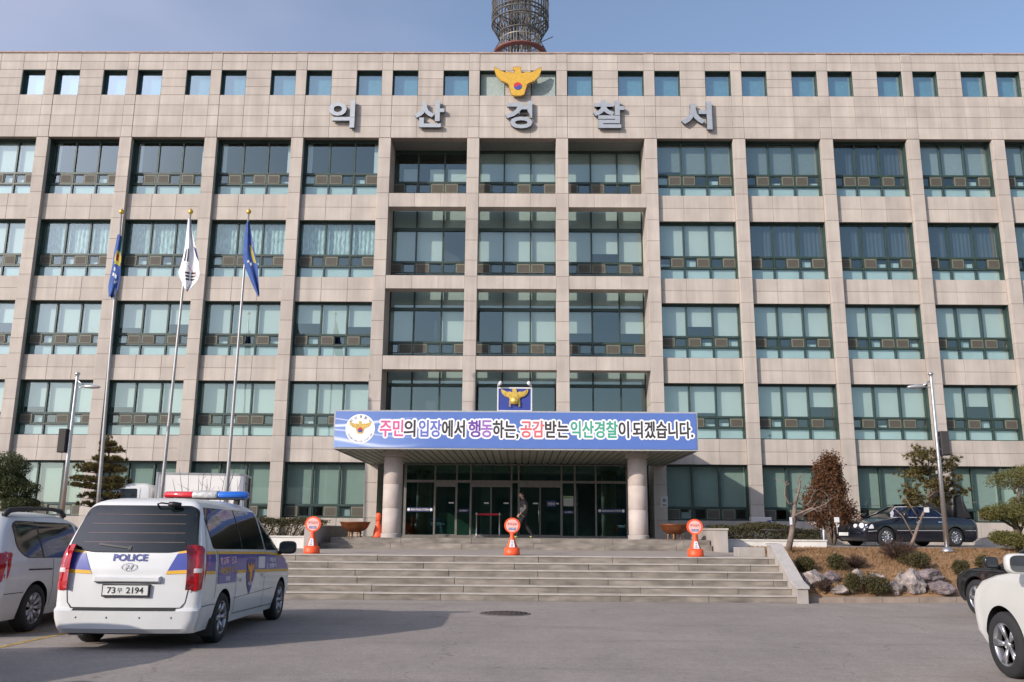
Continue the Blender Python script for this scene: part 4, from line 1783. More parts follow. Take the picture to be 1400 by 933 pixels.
# driveway along the building
DRIVE = mat('driveway_concrete', (.27, .25, .235), .9, noise=.15, scale=1.2, bump=.1)
mb = MB()
mb.add([(10.65, 30.6, 1.265), (45, 31.0, 1.265), (45, 37.2, 1.285), (10.65, 37.2, 1.285)], [(0, 1, 2, 3)])
mb.add([(-45, 30.2, 1.265), (-11.05, 30.2, 1.265), (-11.05, 37.2, 1.285), (-45, 37.2, 1.285)], [(0, 1, 2, 3)])
tag(mb.build('driveway', DRIVE), kind='structure')

# dry grass tufts on the slope
rg = random.Random(11)
mb = MB()
cnt = 0
while cnt < 15000:
    x = 7.35 + rg.random() ** 1.3 * 14
    y0 = 23.6 + max(0, x - 8) * .12
    y = y0 + rg.random() * 5.6
    p = Vector((x, y, ground_h(x, y) - .01))
    for _ in range(2):
        h = rg.uniform(.04, .12)
        a = rg.uniform(0, 2 * pi)
        d = Vector((cos(a), sin(a), 0))
        q = p + Vector((rg.gauss(0, .05), rg.gauss(0, .05), h))
        mb.add([p - d * .012, p + d * .012, q], [(0, 1, 2)])
    cnt += 1
for _ in range(1800):
    x = 7.35 + rg.random() ** 1.3 * 14
    y = 23.6 + max(0, x - 8) * .12 + rg.random() ** 1.6 * 5
    leaf_quad(mb, Vector((x, y, ground_h(x, y) + .02)), .07, rg, 0, 1.5)
tag(mb.build('dry_grass', leaf_mat('grass_blade', (.36, .22, .105), (.22, .125, .06)), fix=False), kind='stuff')


def on_slope(u, v):
    d = ray(u, v)
    t = 18.
    while t < 60:
        p = Vector((d.x * t, d.y * t, HE + d.z * t))
        if p.z < ground_h(p.x, p.y):
            return p
        t += .03
    return Vector((d.x * 27, d.y * 27, 1))


# rocks
ROCK = mat('pale_rock', (.25, .21, .19), .9, noise=.6, scale=5, bump=.7, bscale=14)
ROCK_D = mat('purple_grey_rock', (.17, .135, .135), .9, noise=.4, scale=6, bump=.7, bscale=14)
for k, (u, v, wpx, hpx, md, lab) in enumerate((
        (1111, 803, 27, 24, 0, 'pale upright boulder touching the foot of the cheek wall'),
        (1136, 797, 22, 14, 1, 'mid grey rock just behind the small reddish shrub near the cheek wall'),
        (1148, 812, 21, 11, 0, 'low flat pale rock by the kerb right of the small reddish shrub'),
        (1174, 799, 15, 19, 0, 'narrow pale rock standing between two dark shrubs by the kerb'),
        (1196, 793, 22, 8, 0, 'thin pale rock slab half buried above the biggest dark shrub'),
        (1224, 811, 22, 14, 0, 'blocky whitish rock by the kerb right of the biggest dark shrub'),
        (1233, 798, 19, 14, 0, 'small square pale rock upper left of the pointed boulder'),
        (1249, 808, 33, 27, 0, 'big pointed pale boulder with sloping faces in the rock row'),
        (1271, 798, 42, 20, 1, 'wide dark purple grey rock behind the pointed boulder'),
        (1286, 811, 32, 15, 1, 'low rounded grey rock by the kerb, rightmost of the row'))):
    p = on_slope(u, v)
    s = p.y / FPX * 1.02
    rr = random.Random(k + 40)
    bm = bmesh.new()
    bmesh.ops.create_icosphere(bm, subdivisions=5, radius=1)
    # facet the ball with random cutting planes
    pl = [(Vector((rr.gauss(0, 1), rr.gauss(0, 1), rr.gauss(0, .8))).normalized(), rr.uniform(.60, .9)) for _ in range(15)]
    sd_ = rr.uniform(0, 9)
    for vv in bm.verts:
        c = vv.co.copy()
        for nrm, dd in pl:
            e = c.dot(nrm) - dd
            if e > 0:
                c -= nrm * e
        c += c.normalized() * .11 * mnoise.fractal(c * 2.6 + Vector((sd_, 0, k)), .9, 2.1, 6)
        c += c.normalized() * .02 * sin(7 * c.x + sd_) * sin(8 * c.y + 1) + c.normalized() * .03 * sin(11 * c.z + sd_)
        if k == 7:
            f = max(.42, 1 - .48 * max(0, c.z + .1))
            c.x = c.x * f - .05
            c.y *= f
        vv.co = Vector((c.x * wpx * s * .60, c.y * wpx * s * .5, c.z * hpx * s * .66 + hpx * s * .38))
    me = bpy.data.meshes.new('rock')
    bm.to_mesh(me)
    bm.free()
    for pg in me.polygons:
        pg.use_smooth = False
    me.materials.append((ROCK, ROCK_D)[md])
    o = link('rock', me, None, p)
    tag(o, lab, 'rock', 'rocks along the foot of the embankment')

# shrubs on the slope
for k, (u, v, wpx, hpx, kind, lab) in enumerate((
        (1101, 783, 28, 22, 'box', 'round dark shrub beside the sloping cheek wall coping'),
        (1147, 781, 30, 24, 'box', 'dark green brown shrub on the slope left of the middle'),
        (1127, 810, 24, 19, 'twig', 'small reddish brown shrub between pale rocks near the cheek wall'),
        (1166, 812, 27, 28, 'box', 'tall narrow dark green shrub by the kerb, left of the biggest one'),
        (1199, 813, 36, 29, 'box', 'biggest dark green shrub by the kerb'),
        (1229, 768, 56, 34, 'twig', 'wide leafless purple brown shrub at the top of the slope'),
        (1252, 777, 40, 22, 'box', 'low dark green shrub in front of the leafless brown one'),
        (1314, 786, 21, 19, 'box', 'small round dark green shrub on the bare grass slope'),
        (1346, 778, 30, 18, 'box', 'small dark shrub behind the black car bonnet'),
        (1170, 778, 34, 20, 'twig', 'low brown leafless shrub beside the tall narrow dark shrub'))):
    p = on_slope(u, v)
    s = p.y / FPX * 1.02
    W2, H2 = wpx * s / 2, hpx * s
    rr = random.Random(k + 80)
    t = thing('shrub', lab, 'shrub', p, group='shrubs on the dry grass embankment')
    mb = MB()
    if kind == 'box':
        for q in range(7):
            c = (rr.uniform(-.5, .5) * W2, rr.uniform(-.4, .4) * W2, H2 * rr.uniform(.35, .6))
            blob_leaves(mb, c, (W2 * .62, W2 * .6, H2 * .42), 420, .05, rr, .35)
        mb.build('foliage', LEAF_BOX, t, fix=False)
    else:
        for q in range(420):
            a = rr.uniform(0, 2 * pi)
            e = rr.random() ** .5
            tip = Vector((cos(a) * e * W2, sin(a) * e * W2 * .8, H2 * rr.uniform(.5, 1) * (1.05 - .4 * e)))
            mid = tip * .5 + Vector((rr.gauss(0, .03), rr.gauss(0, .03), .05))
            mb.tube([(tip.x * .15, tip.y * .15, 0), mid, tip], [.006, .005, .003], 3, cap=False)
            for z in range(2):
                leaf_quad(mb, tip * rr.uniform(.6, 1), .045, rr)
        mb.build('foliage', LEAF_TWIG, t, fix=False)
    mb = MB()
    for q in range(4):
        a = q * 1.6 + k
        mb.tube([(0, 0, -.05), (cos(a) * W2 * .3, sin(a) * W2 * .3, H2 * .45)], [.03, .012], 5)
    mb.build('stem', BARK, t)


# ------------------------------------------------------------------ trees
def branchy(mb, p, d, ln, r0, depth, rr, spread=.5, tips=None, up=.1):
    n = 4
    pts, rads = [p], [r0]
    for k in range(n):
        d = (d + Vector((rr.gauss(0, .16), rr.gauss(0, .16), rr.gauss(0, .1) + up * .3))).normalized()
        p = p + d * ln / n
        pts.append(p)
        rads.append(r0 * (1 - .55 * (k + 1) / n))
    mb.tube(pts, rads, 6 if depth > 1 else 4)
    if tips is not None:
        tips.append((pts[-1], d))
        if depth <= 1:
            tips.append((pts[2], d))
    if depth > 0:
        for k in range(rr.choice((2, 3))):
            nd = (d + Vector((rr.gauss(0, spread), rr.gauss(0, spread), rr.gauss(0, spread * .7) + up))).normalized()
            branchy(mb, pts[rr.choice((2, 3, 4))], nd, ln * rr.uniform(.55, .8), r0 * .48, depth - 1, rr, spread, tips, up)


def layered_pine(u, ybase, ytop, Y, layers, lab, seed, lean=0, trunk_r=.09, tuft=.16, dens=1.0, leaf=LEAF_PINE, zbase=1.2):
    """layers: (pixel y, left px, right px) of each whorl of branches"""
    rr = random.Random(seed)
    base = at_depth(u, ybase, Y)
    base.z = zbase
    t = thing('pine_tree', lab, 'tree', base, group='pine trees in front of the building')
    top = at_depth(u + lean, ytop, Y) - base
    tm, lm = MB(), MB()
    pts = [Vector((0, 0, -.1)) + (top + Vector((0, 0, .1))) * (k / 7) + Vector((.06 * sin(k * 1.9 + seed), .05 * cos(k * 1.4), 0)) * (1 if k else 0) for k in range(8)]
    tm.tube(pts, [trunk_r * (1 - .85 * k / 7) for k in range(8)], 8)
    for (vy, ul, ur) in layers:
        c = at_depth(u, vy, Y) - base
        f = max(.02, min(.98, c.z / top.z))
        org = pts[0].lerp(pts[-1], max(0, f - .05))
        hl, hr = (at_depth(ul, vy, Y) - base).x, (at_depth(ur, vy, Y) - base).x
        nb = 9
        for q in range(nb):
            a = 2 * pi * q / nb + rr.uniform(-.25, .25)
            reach = (hr - org.x) if cos(a) > 0 else (org.x - hl)
            ln = max(.25, reach * rr.uniform(.72, 1.05)) * (1 if abs(cos(a)) > .5 else .85)
            d = Vector((cos(a), sin(a), rr.uniform(-.02, .16)))
            e = org + d * ln
            midp = org + d * ln * .5 + Vector((0, 0, -.04))
            tm.tube([org, midp, e], [trunk_r * .28, trunk_r * .18, trunk_r * .06], 5)
            m = int((6 + ln * 15) * dens)
            for z in range(m):
                s = rr.uniform(.35, 1.05)
                side = Vector((-sin(a), cos(a), 0)) * rr.gauss(0, .16) * ln * s
                pp = org + d * ln * s + side + Vector((0, 0, rr.gauss(.04, .03)))
                needle_tuft(lm, pp, d * .5 + Vector((0, 0, .8)), tuft, 22, rr, .015)
    for z in range(10):
        needle_tuft(lm, pts[-1] + Vector((rr.gauss(0, .05), rr.gauss(0, .05), -rr.random() * .3)), Vector((0, 0, 1)), tuft, 16, rr)
    tm.build('trunk', BARK, t)
    lm.build('crown', leaf, t, fix=False)
    return t


layered_pine(150, 705, 594, 31.5, [(602, 146, 158), (610, 142, 172), (622, 128, 172), (632, 113, 165), (637, 104, 175), (650, 101, 180), (660, 98, 178), (672, 112, 182), (684, 110, 175)],
             'pointed pine tree with flat layered branches behind the police van', 5, trunk_r=.10, tuft=.125)
# spreading pine on the right, clumps placed along crooked limbs
base = on_slope(1243, 752)
base.y = 30.0
p = at_depth(1243, 748, 30.0)
t = thing('pine_tree', 'loose spreading pine tree with a leaning trunk in front of the navy sedan', 'tree', (p.x, 29.3, 1.24), group='pine trees in front of the building')
rr = random.Random(9)
O = Vector((p.x, 29.3, 1.24))
tm, lm = MB(), MB()


def P(u, v, dy=0):
    return at_depth(u, v, 29.3 + dy) - O


tm.tube([P(1243, 752), P(1250, 735), P(1258, 712), P(1268, 690), P(1272, 664), P(1270, 640), P(1268, 618)], [.06, .055, .048, .042, .035, .025, .010], 8)
tm.tube([P(1250, 735), P(1234, 706, .2), P(1215, 688, .3)], [.028, .02, .007], 5)
tm.tube([P(1258, 712), P(1248, 697, -.2), P(1236, 678, -.3)], [.028, .022, .012], 5)
limbs = [((1266, 695), (1250, 677), (1238, 668)), ((1270, 680), (1285, 668), (1300, 655)), ((1272, 668), (1258, 655), (1240, 648)), ((1271, 655), (1288, 645), (1303, 632)), ((1270, 645), (1258, 632), (1246, 625)),
         ((1270, 640), (1280, 628), (1297, 640)), ((1272, 672), (1296, 672), (1318, 672)), ((1266, 690), (1255, 688), (1242, 687)), ((1269, 630), (1263, 622), (1262, 616)), ((1272, 680), (1282, 684), (1290, 686)), ((1271, 650), (1262, 648), (1252, 642)), ((1271, 660), (1280, 662), (1286, 662))]
for k, l in enumerate(limbs):
    dy = rr.uniform(-.9, .9)
    pts = [P(*l[0]), P(*l[1], dy * .6), P(*l[2], dy)]
    tm.tube(pts, [.03, .02, .008], 5)
    for _ in range(46):
        f = rr.uniform(.25, 1.05)
        c = pts[0].lerp(pts[1], f * 2) if f < .5 else pts[1].lerp(pts[2], f * 2 - 1)
        c = c + Vector((rr.gauss(0, .17), rr.gauss(0, .2), rr.gauss(.03, .10)))
        needle_tuft(lm, c, Vector((rr.gauss(0, .3), rr.gauss(0, .3), 1)), .15, 24, rr, .015)
tm.build('trunk', BARK_P, t)
lm.build('crown', LEAF_PINE, t, fix=False)
mb = MB()
q = P(1265, 697)
mb.box(q.x - .08, q.x + .08, q.y - .10, q.y - .09, q.z - .09, q.z + .07)
mb.build('name_tag', WHITE_METAL, t)

# cloud-pruned pine at the right edge
base = at_depth(1392, 745, 29.0)
t = thing('cloud_pine', 'cloud pruned pine with flat green pads at the right edge', 'tree', (base.x, 29.0, 1.2))
rr = random.Random(21)
O = Vector((base.x, 29.0, 1.2))
tm = MB()
tm.tube([(0, 0, -.1), (.12, .1, .45), (-.05, 0, .95), (.15, .05, 1.5), (.30, 0, 2.1), (.5, 0, 2.55)], [.13, .11, .10, .08, .06, .03], 8)
lm = MB()
for (u, v, rx, rz, dy) in ((1383, 654, 30, 13, 0), (1408, 648, 32, 14, .5), (1372, 700, 24, 11, -.3), (1395, 690, 22, 12, .2), (1412, 706, 26, 12, -.4), (1352, 703, 10, 7, 0), (1392, 738, 24, 10, -.6), (1368, 735, 14, 8, -.3)):
    c = at_depth(u, v, 29.0 + dy) - O
    s = 29 / FPX * 1.03
    for z in range(3):
        blob_leaves(lm, (c.x + rr.gauss(0, rx * s * .25), c.y + rr.gauss(0, .2), c.z + rr.gauss(0, .03)), (rx * s * .85, rx * s * .8, rz * s), 900, .06, rr, .4)
    tm.tube([(.1, 0, max(.3, c.z - .5)), (c.x * .5, c.y * .5, c.z - .2), (c.x, c.y, c.z - .05)], [.05, .04, .02], 6)
tm.build('trunk', BARK, t)
lm.build('crown', LEAF_CLOUD, t, fix=False)

# clipped dark topiary at the left edge
base = at_depth(8, 700, 29.0)
t = thing('topiary_tree', 'dark clipped tree of stacked round pads at the left edge', 'tree', (base.x, 29.0, 1.2))
rr = random.Random(22)
O = Vector((base.x, 29.0, 1.2))
tm, lm = MB(), MB()
tm.tube([(0, 0, -.1), (-.05, 0, .8), (.1, 0, 1.6), (-.1, 0, 2.5)], [.12, .1, .07, .03], 8)
for (u, v, rx, rz) in ((5, 640, 28, 17), (-8, 655, 26, 16), (12, 670, 32, 14), (20, 662, 12, 10), (0, 692, 50, 12), (30, 690, 18, 9)):
    c = at_depth(u, v, 29.0) - O
    s = 29 / FPX * 1.03
    for z in range(3):
        blob_leaves(lm, (c.x + rr.gauss(0, .06), c.y + rr.gauss(0, .2), c.z + rr.gauss(0, .03)), (rx * s, rx * s * .9, rz * s), 2300, .06, rr, .72)
tm.build('trunk', BARK, t)
lm.build('crown', LEAF_TOP, t, fix=False)

# bronze conifer
base = at_depth(1138, 735, 33.8)
t = thing('bronze_conifer', 'bushy red brown conical conifer in front of the navy sedan bonnet', 'tree', (base.x, 33.8, 1.3))
rr = random.Random(23)
O = Vector((base.x, 33.8, 1.3))
tm, lm = MB(), MB()
for k in range(5):
    a = k * 1.3
    tm.tube([(0, 0, -.1), (cos(a) * .25, sin(a) * .2, .6), (cos(a) * .35, sin(a) * .3, 1.2), (cos(a) * .15, sin(a) * .15, 2.0)], [.07, .05, .04, .015], 6)
prof = [(632, 1126, 1142), (640, 1117, 1146), (652, 1114, 1147), (664, 1110, 1152), (672, 1102, 1165), (684, 1098, 1167), (696, 1097, 1171), (706, 1106, 1172), (714, 1118, 1166)]
for (v, a, b_) in prof:
    A, B_ = at_depth(a, v, 33.8) - O, at_depth(b_, v, 33.8) - O
    cx, rx = (A.x + B_.x) / 2, (B_.x - A.x) / 2
    for q in range(11):
        an = 2 * pi * q / 11 + rr.uniform(-.3, .3)
        k = rr.uniform(.55, .92)
        c = Vector((cx + cos(an) * rx * k, sin(an) * rx * k, A.z + rr.gauss(0, .07)))
        # upright flame-like sprays
        for z in range(120):
            p = c + Vector((rr.gauss(0, .12), rr.gauss(0, .12), rr.gauss(0, .15)))
            leaf_quad(lm, p, .10, rr)
tm.build('trunk', BARK_P, t)
lm.build('crown', LEAF_RED, t, fix=False)
mb = MB()
q = at_depth(1144, 711, 32.2) - O
mb.box(q.x - .09, q.x + .09, q.y, q.y + .012, q.z - .09, q.z + .09)
mb.tube([(q.x, q.y + .02, q.z - .5), (q.x, q.y + .02, q.z)], .012, 5)
mb.build('name_tag', WHITE_METAL, t)

# bare pruned tree above the cheek wall
O = at_depth(1079, 744, 27.2)
O.z = 1.15
t = thing('bare_tree', 'leafless pruned tree with bent branches behind the cheek wall', 'tree', O)
tm = MB()


def P(u, v, dy=0):
    return at_depth(u, v, 27.2 + dy) - O


tm.tube([P(1078, 752), P(1082, 732), P(1085, 710), P(1087, 690)], [.10, .085, .075, .06], 8)
tm.tube([P(1087, 690), P(1091, 675), P(1094, 663), P(1092, 656)], [.05, .04, .035, .025], 6)
tm.tube([P(1086, 690), P(1078, 688), P(1073, 678), P(1074, 662)], [.035, .03, .025, .01], 6)
tm.tube([P(1086, 706, -.1), P(1098, 700, -.4), P(1110, 695, -.7), P(1120, 700, -.8)], [.04, .035, .03, .012], 6)
tm.tube([P(1085, 715), P(1096, 705, .2), P(1112, 697, .4), P(1128, 690, .6), P(1137, 682, .6)], [.045, .04, .033, .025, .008], 6)
tm.tube([P(1092, 688, .1), P(1101, 692, .2), P(1108, 686, .3), P(1111, 676, .3)], [.03, .03, .022, .008], 6)
rr = random.Random(31)
for (u, v) in ((1092, 656), (1094, 663), (1074, 664), (1120, 700), (1135, 683), (1111, 677), (1090, 675), (1110, 695)):
    for z in range(3):
        tm.tube([P(u, v), P(u + rr.gauss(0, 4), v - rr.uniform(2, 7)), P(u + rr.gauss(0, 7), v - rr.uniform(5, 12))], [.014, .010, .004], 4)
tm.build('trunk', BARK_P, t)
mb = MB()
q = P(1081, 713)
mb.box(q.x - .06, q.x + .02, q.y - .10, q.y - .09, q.z - .1, q.z + .12)
mb.build('name_tag', WHITE_METAL, t)

# thin bare tree before the sedan, right
O = at_depth(1168, 742, 30.2)
O.z = 1.24
# bare saplings in front of the box truck
O = at_depth(290, 700, 29.5)
O.z = 1.2
t = thing('bare_sapling', 'thin leafless multi stemmed sapling in front of the white box truck', 'tree', O)
tm = MB()
rr = random.Random(17)
for (ub, ut, vt) in ((262, 245, 640), (266, 258, 646), (268, 279, 640), (280, 290, 642), (286, 283, 655), (292, 308, 648), (296, 322, 640), (275, 272, 650), (300, 330, 655), (258, 236, 655)):
    a, b_ = at_depth(ub, 705, 29.5) - O, at_depth(ut, vt, 29.5 + rr.uniform(-.4, .4)) - O
    a.z = -.05
    mpt = a.lerp(b_, .5) + Vector((rr.gauss(0, .05), rr.gauss(0, .05), 0))
    tm.tube([a, mpt, b_], [.022, .015, .005], 4)
    for z in range(3):
        f = rr.uniform(.4, .9)
        c = a.lerp(b_, f)
        tm.tube([c, c + Vector((rr.gauss(0, .16), rr.gauss(0, .16), rr.uniform(.15, .4)))], [.008, .003], 3)
tm.build('trunk', BARK, t)


# ------------------------------------------------------------------ street lamps
def street_lamp(utop, vtop, Y, side, lab, box_side):
    b = at_depth(utop, vtop, Y)
    t = thing('street_lamp', lab, 'street lamp', (b.x, Y, 1.2), group='street lamps at the edges of the forecourt')
    h = b.z - 1.2
    mb = MB()
    mb.lathe([(.20, -.02), (.20, .04), (.13, .10), (.095, .14)], n=20)
    mb.build('base', STEEL, t)
    mb = MB()
    mb.lathe([(.078, .12), (.062, h * .5), (.045, h - .12), (.044, h - .05)], n=16)
    mb.lathe([(.03, h - .05), (.075, h - .02), (.085, h + .02), (.06, h + .06), (0, h + .07)], n=16)
    mb.build('pole', STEEL, t)
    mb = MB()
    mb.tube([(0, 0, h - .18), (side * .15, 0, h - .30), (side * .3, 0, h - .385)], [.03, .028, .025], 8)
    mb.tube([(0, 0, h - .44), (side * .3, 0, h - .405)], .018, 6)
    mb.build('arm', STEEL, t)
    mb = MB()
    c0 = (side * .22, 0, h - .395)
    mb.tube([c0, (side * .34, 0, h - .395), (side * .52, 0, h - .405), (side * .74, 0, h - .425), (side * .80, 0, h - .435)], [.05, .085, .11, .07, .02], 12)
    for i, v in enumerate(mb.v):
        mb.v[i] = (v[0], v[1], (v[2] - (h - .41)) * .62 + h - .41)
    mb.build('luminaire', mat('lamp_housing', (.50, .50, .50), .35, metal=.5), t)
    mb = MB()
    mb.bbox(box_side * .20 - .13, box_side * .20 + .13, -.14, .12, h * .60 - .38, h * .60 + .38, .015)
    sp = mb.build('speaker', mat('speaker_black', (.022, .02, .022), .5, noise=.15), t)
    mb = MB()
    mb.box(box_side * .20 - .11, box_side * .20 + .11, -.15, -.142, h * .60 - .35, h * .60 + .35)
    mb.build('grille', mat('speaker_mesh', (.04, .034, .032), .8, noise=.3, scale=60), sp)
    mb = MB()
    mb.box(min(0, box_side * .1), max(0, box_side * .1), -.03, .03, h * .60 - .2, h * .60 - .16)
    mb.box(min(0, box_side * .1), max(0, box_side * .1), -.03, .03, h * .60 + .16, h * .60 + .2)
    mb.build('bracket', STEEL, t)
    return t


street_lamp(1272.5, 512, 28.2, -1, 'steel street lamp with black speaker box beside the navy sedan', 1)
street_lamp(106, 512, 28.2, 1, 'steel street lamp with black speaker box beside the leftmost flagpole', -1)


# ------------------------------------------------------------------ flagpoles and flags
FY = 30.


def flagpole(u_top, u_bot, lab):
    tp = at_depth(u_top, 292, FY)
    bt = at_depth(u_bot, 682, FY)
    x = (tp.x + bt.x) / 2
    t = thing('flagpole', lab, 'flagpole', (tp.x, FY, 1.2), group='flagpoles left of the entrance')
    h = tp.z - 1.2
    dx = (bt.x - tp.x)
    mb = MB()
    mb.lathe([(.18, -.02), (.18, .05), (.11, .08), (.10, .10)], (dx * 1.1, 0, 0), 20)
    mb.build('base', STEEL, t)
    mb = MB()
    mb.tube([(dx * 1.1 * (1 - k / 6), 0, .08 + (h - .1) * k / 6) for k in range(7)], [.068 - .036 * k / 6 for k in range(7)], 14)
    mb.build('pole', mat('white_steel_pole', (.34, .33, .32), .4, metal=.5, noise=.08), t)
    mb = MB()
    mb.lathe([(.03, h - .03), (.075, h + .01), (.09, h + .06), (.075, h + .12), (.03, h + .15), (.01, h + .2), (0, h + .21)], n=16)
    mb.build('finial', GOLD_M, t)
    return tp


def flag(tp, outline, lab, paint, marks, seed, folds=3.0, amp=.07):
    """outline: list of (pixel y, left px, right px). A hanging cloth between those edges, folded in depth."""
    rr = random.Random(seed)
    t = thing('flag', lab, 'flag', (tp.x, FY, tp.z), group='flags hanging from the flagpoles')
    nr, nc = 40, 22

    def edge(v):
        for (v0, a0, b0), (v1, a1, b1) in zip(outline[:-1], outline[1:]):
            if v0 <= v <= v1:
                f = (v - v0) / (v1 - v0)
                return a0 + (a1 - a0) * f, b0 + (b1 - b0) * f
        return outline[-1][1:]
    v0, v1 = outline[0][0], outline[-1][0]

    def S(s, q, off=0):
        v = v0 + (v1 - v0) * q
        a, b_ = edge(v)
        y = -.07 + amp * sin(folds * pi * s + 1.2 + q * 1.5) * (.4 + .6 * q) + .02 * sin(9 * s + 7 * q) - off
        p = at_depth(a + (b_ - a) * s, v + 1.6 * sin(5 * s + seed), FY + y)
        return p - tp
    mb = MB()
    mb.add([S(i / nc, j / nr) for j in range(nr + 1) for i in range(nc + 1)], [(j * (nc + 1) + i, j * (nc + 1) + i + 1, (j + 1) * (nc + 1) + i + 1, (j + 1) * (nc + 1) + i) for j in range(nr) for i in range(nc)], 0, True)
    c = mb.build('cloth', paint, t)
    c.modifiers.new('thickness', 'SOLIDIFY').thickness = .006
    for name, mtl, quads in marks:
        mb = MB()
        for quad in quads:
            k = 5
            (a, b_), (c_, d), (e, f), (g, h) = quad

            def bil(x, y):
                s0, q0 = a + (c_ - a) * x, b_ + (d - b_) * x
                s1, q1 = g + (e - g) * x, h + (f - h) * x
                return s0 + (s1 - s0) * y, q0 + (q1 - q0) * y
            mb.add([S(*bil(i / k, j / k), .012) for j in range(k + 1) for i in range(k + 1)], [(j * (k + 1) + i, j * (k + 1) + i + 1, (j + 1) * (k + 1) + i + 1, (j + 1) * (k + 1) + i) for j in range(k) for i in range(k)], 0, True)
        mb.build(name, mtl, c)
    return t


def rect(s0, s1, q0, q1, sk=0):
    return ((s0, q0), (s1, q0 + sk), (s1, q1 + sk), (s0, q1))


FB = mat('flag_blue', (.035, .080, .26), .8, noise=.12, scale=3)
FW = mat('flag_white', (.66, .66, .68), .8, noise=.06, scale=3)
FG = mat('flag_yellow', (.42, .34, .04), .8, noise=.15)
FRED = mat('flag_red', (.45, .02, .03), .8)
FNAVY = mat('flag_navy', (.012, .02, .12), .8)
FGR = mat('flag_green', (.015, .10, .08), .8)
tp = flagpole(166, 135, 'steel flagpole nearest the left street lamp, carrying the narrow blue flag')
flag(tp, [(322, 160.5, 167), (335, 158, 166.5), (346, 156, 166), (362, 154, 165.5), (376, 151, 165), (392, 148, 162), (400, 148.5, 159), (407, 149, 153)],
     'narrow furled blue flag with yellow ring hanging from the leftmost flagpole', FB,
     [('emblem', FG, [rect(.1, .9, .26, .31), rect(.05, .35, .31, .42), rect(.68, .98, .31, .42), rect(.1, .9, .42, .48)]), ('disc', FRED, [rect(.38, .66, .32, .41)]), ('edge', FGR, [rect(.78, .99, .02, .26)]),
      ('lettering', FW, [rect(.25, .42, .52, .58, .02), rect(.22, .40, .61, .66, .02), rect(.46, .64, .63, .69, .02), rect(.52, .66, .74, .78), rect(.70, .78, .72, .75)])], 3, 2.2, .05)
tp = flagpole(260.5, 220, 'steel flagpole in the middle of three, carrying the white national flag')
flag(tp, [(300, 257, 261), (320, 255, 263.5), (335, 253.5, 267), (350, 251, 271), (362, 248, 272.5), (374, 244, 273.5), (382, 246, 271), (390, 250, 264), (398, 253, 257)],
     'white national flag with black bars drooping from the middle flagpole', FW,
     [('trigram', BLACK, [rect(.10, .20, .42, .60), rect(.26, .36, .42, .60)] + [rect(.30, .52, .74 + .045 * k, .765 + .045 * k, -.004) for k in range(3)] + [rect(.58, .80, .733 + .045 * k, .758 + .045 * k, -.01) for k in range(3)] + [rect(.80, .97, .16 + .05 * k, .185 + .05 * k, .02) for k in range(3)]),
      ('taegeuk', FNAVY, [((.82, .36), (.98, .40), (.98, .58), (.86, .50))]), ('fold_line', FRED, [((.26, .62), (.95, .80), (.95, .808), (.26, .628))])], 4, 2.6, .10)
tp = flagpole(340, 309, 'steel flagpole nearest the entrance, carrying the plain blue and yellow flag')
flag(tp, [(304, 336.5, 341), (318, 335, 343.5), (332, 333.5, 346), (346, 332.5, 349), (358, 333, 351.5), (366, 336, 352.5), (378, 341, 353), (390, 346, 354), (405, 353, 355)],
     'blue flag with a pale yellow stripe fold hanging from the flagpole nearest the entrance', FB,
     [('emblem', FG, [((.55, .32), (.78, .34), (.92, .56), (.70, .56))]), ('lettering', FW, [rect(.28, .42, .52, .55), rect(.40, .55, .56, .6)]), ('edge', mat('flag_pale_blue', (.16, .17, .42), .8), [((.70, .06), (.95, .10), (.95, .34), (.78, .34))])], 8, 2.4, .08)


# ------------------------------------------------------------------ vehicles
def lerp_table(tab, z):
    if z <= tab[0][0]:
        return tab[0][1]
    for (a, va), (b, vb) in zip(tab[:-1], tab[1:]):
        if z <= b:
            f = (z - a) / (b - a)
            return va + (vb - va) * f
    return tab[-1][1]


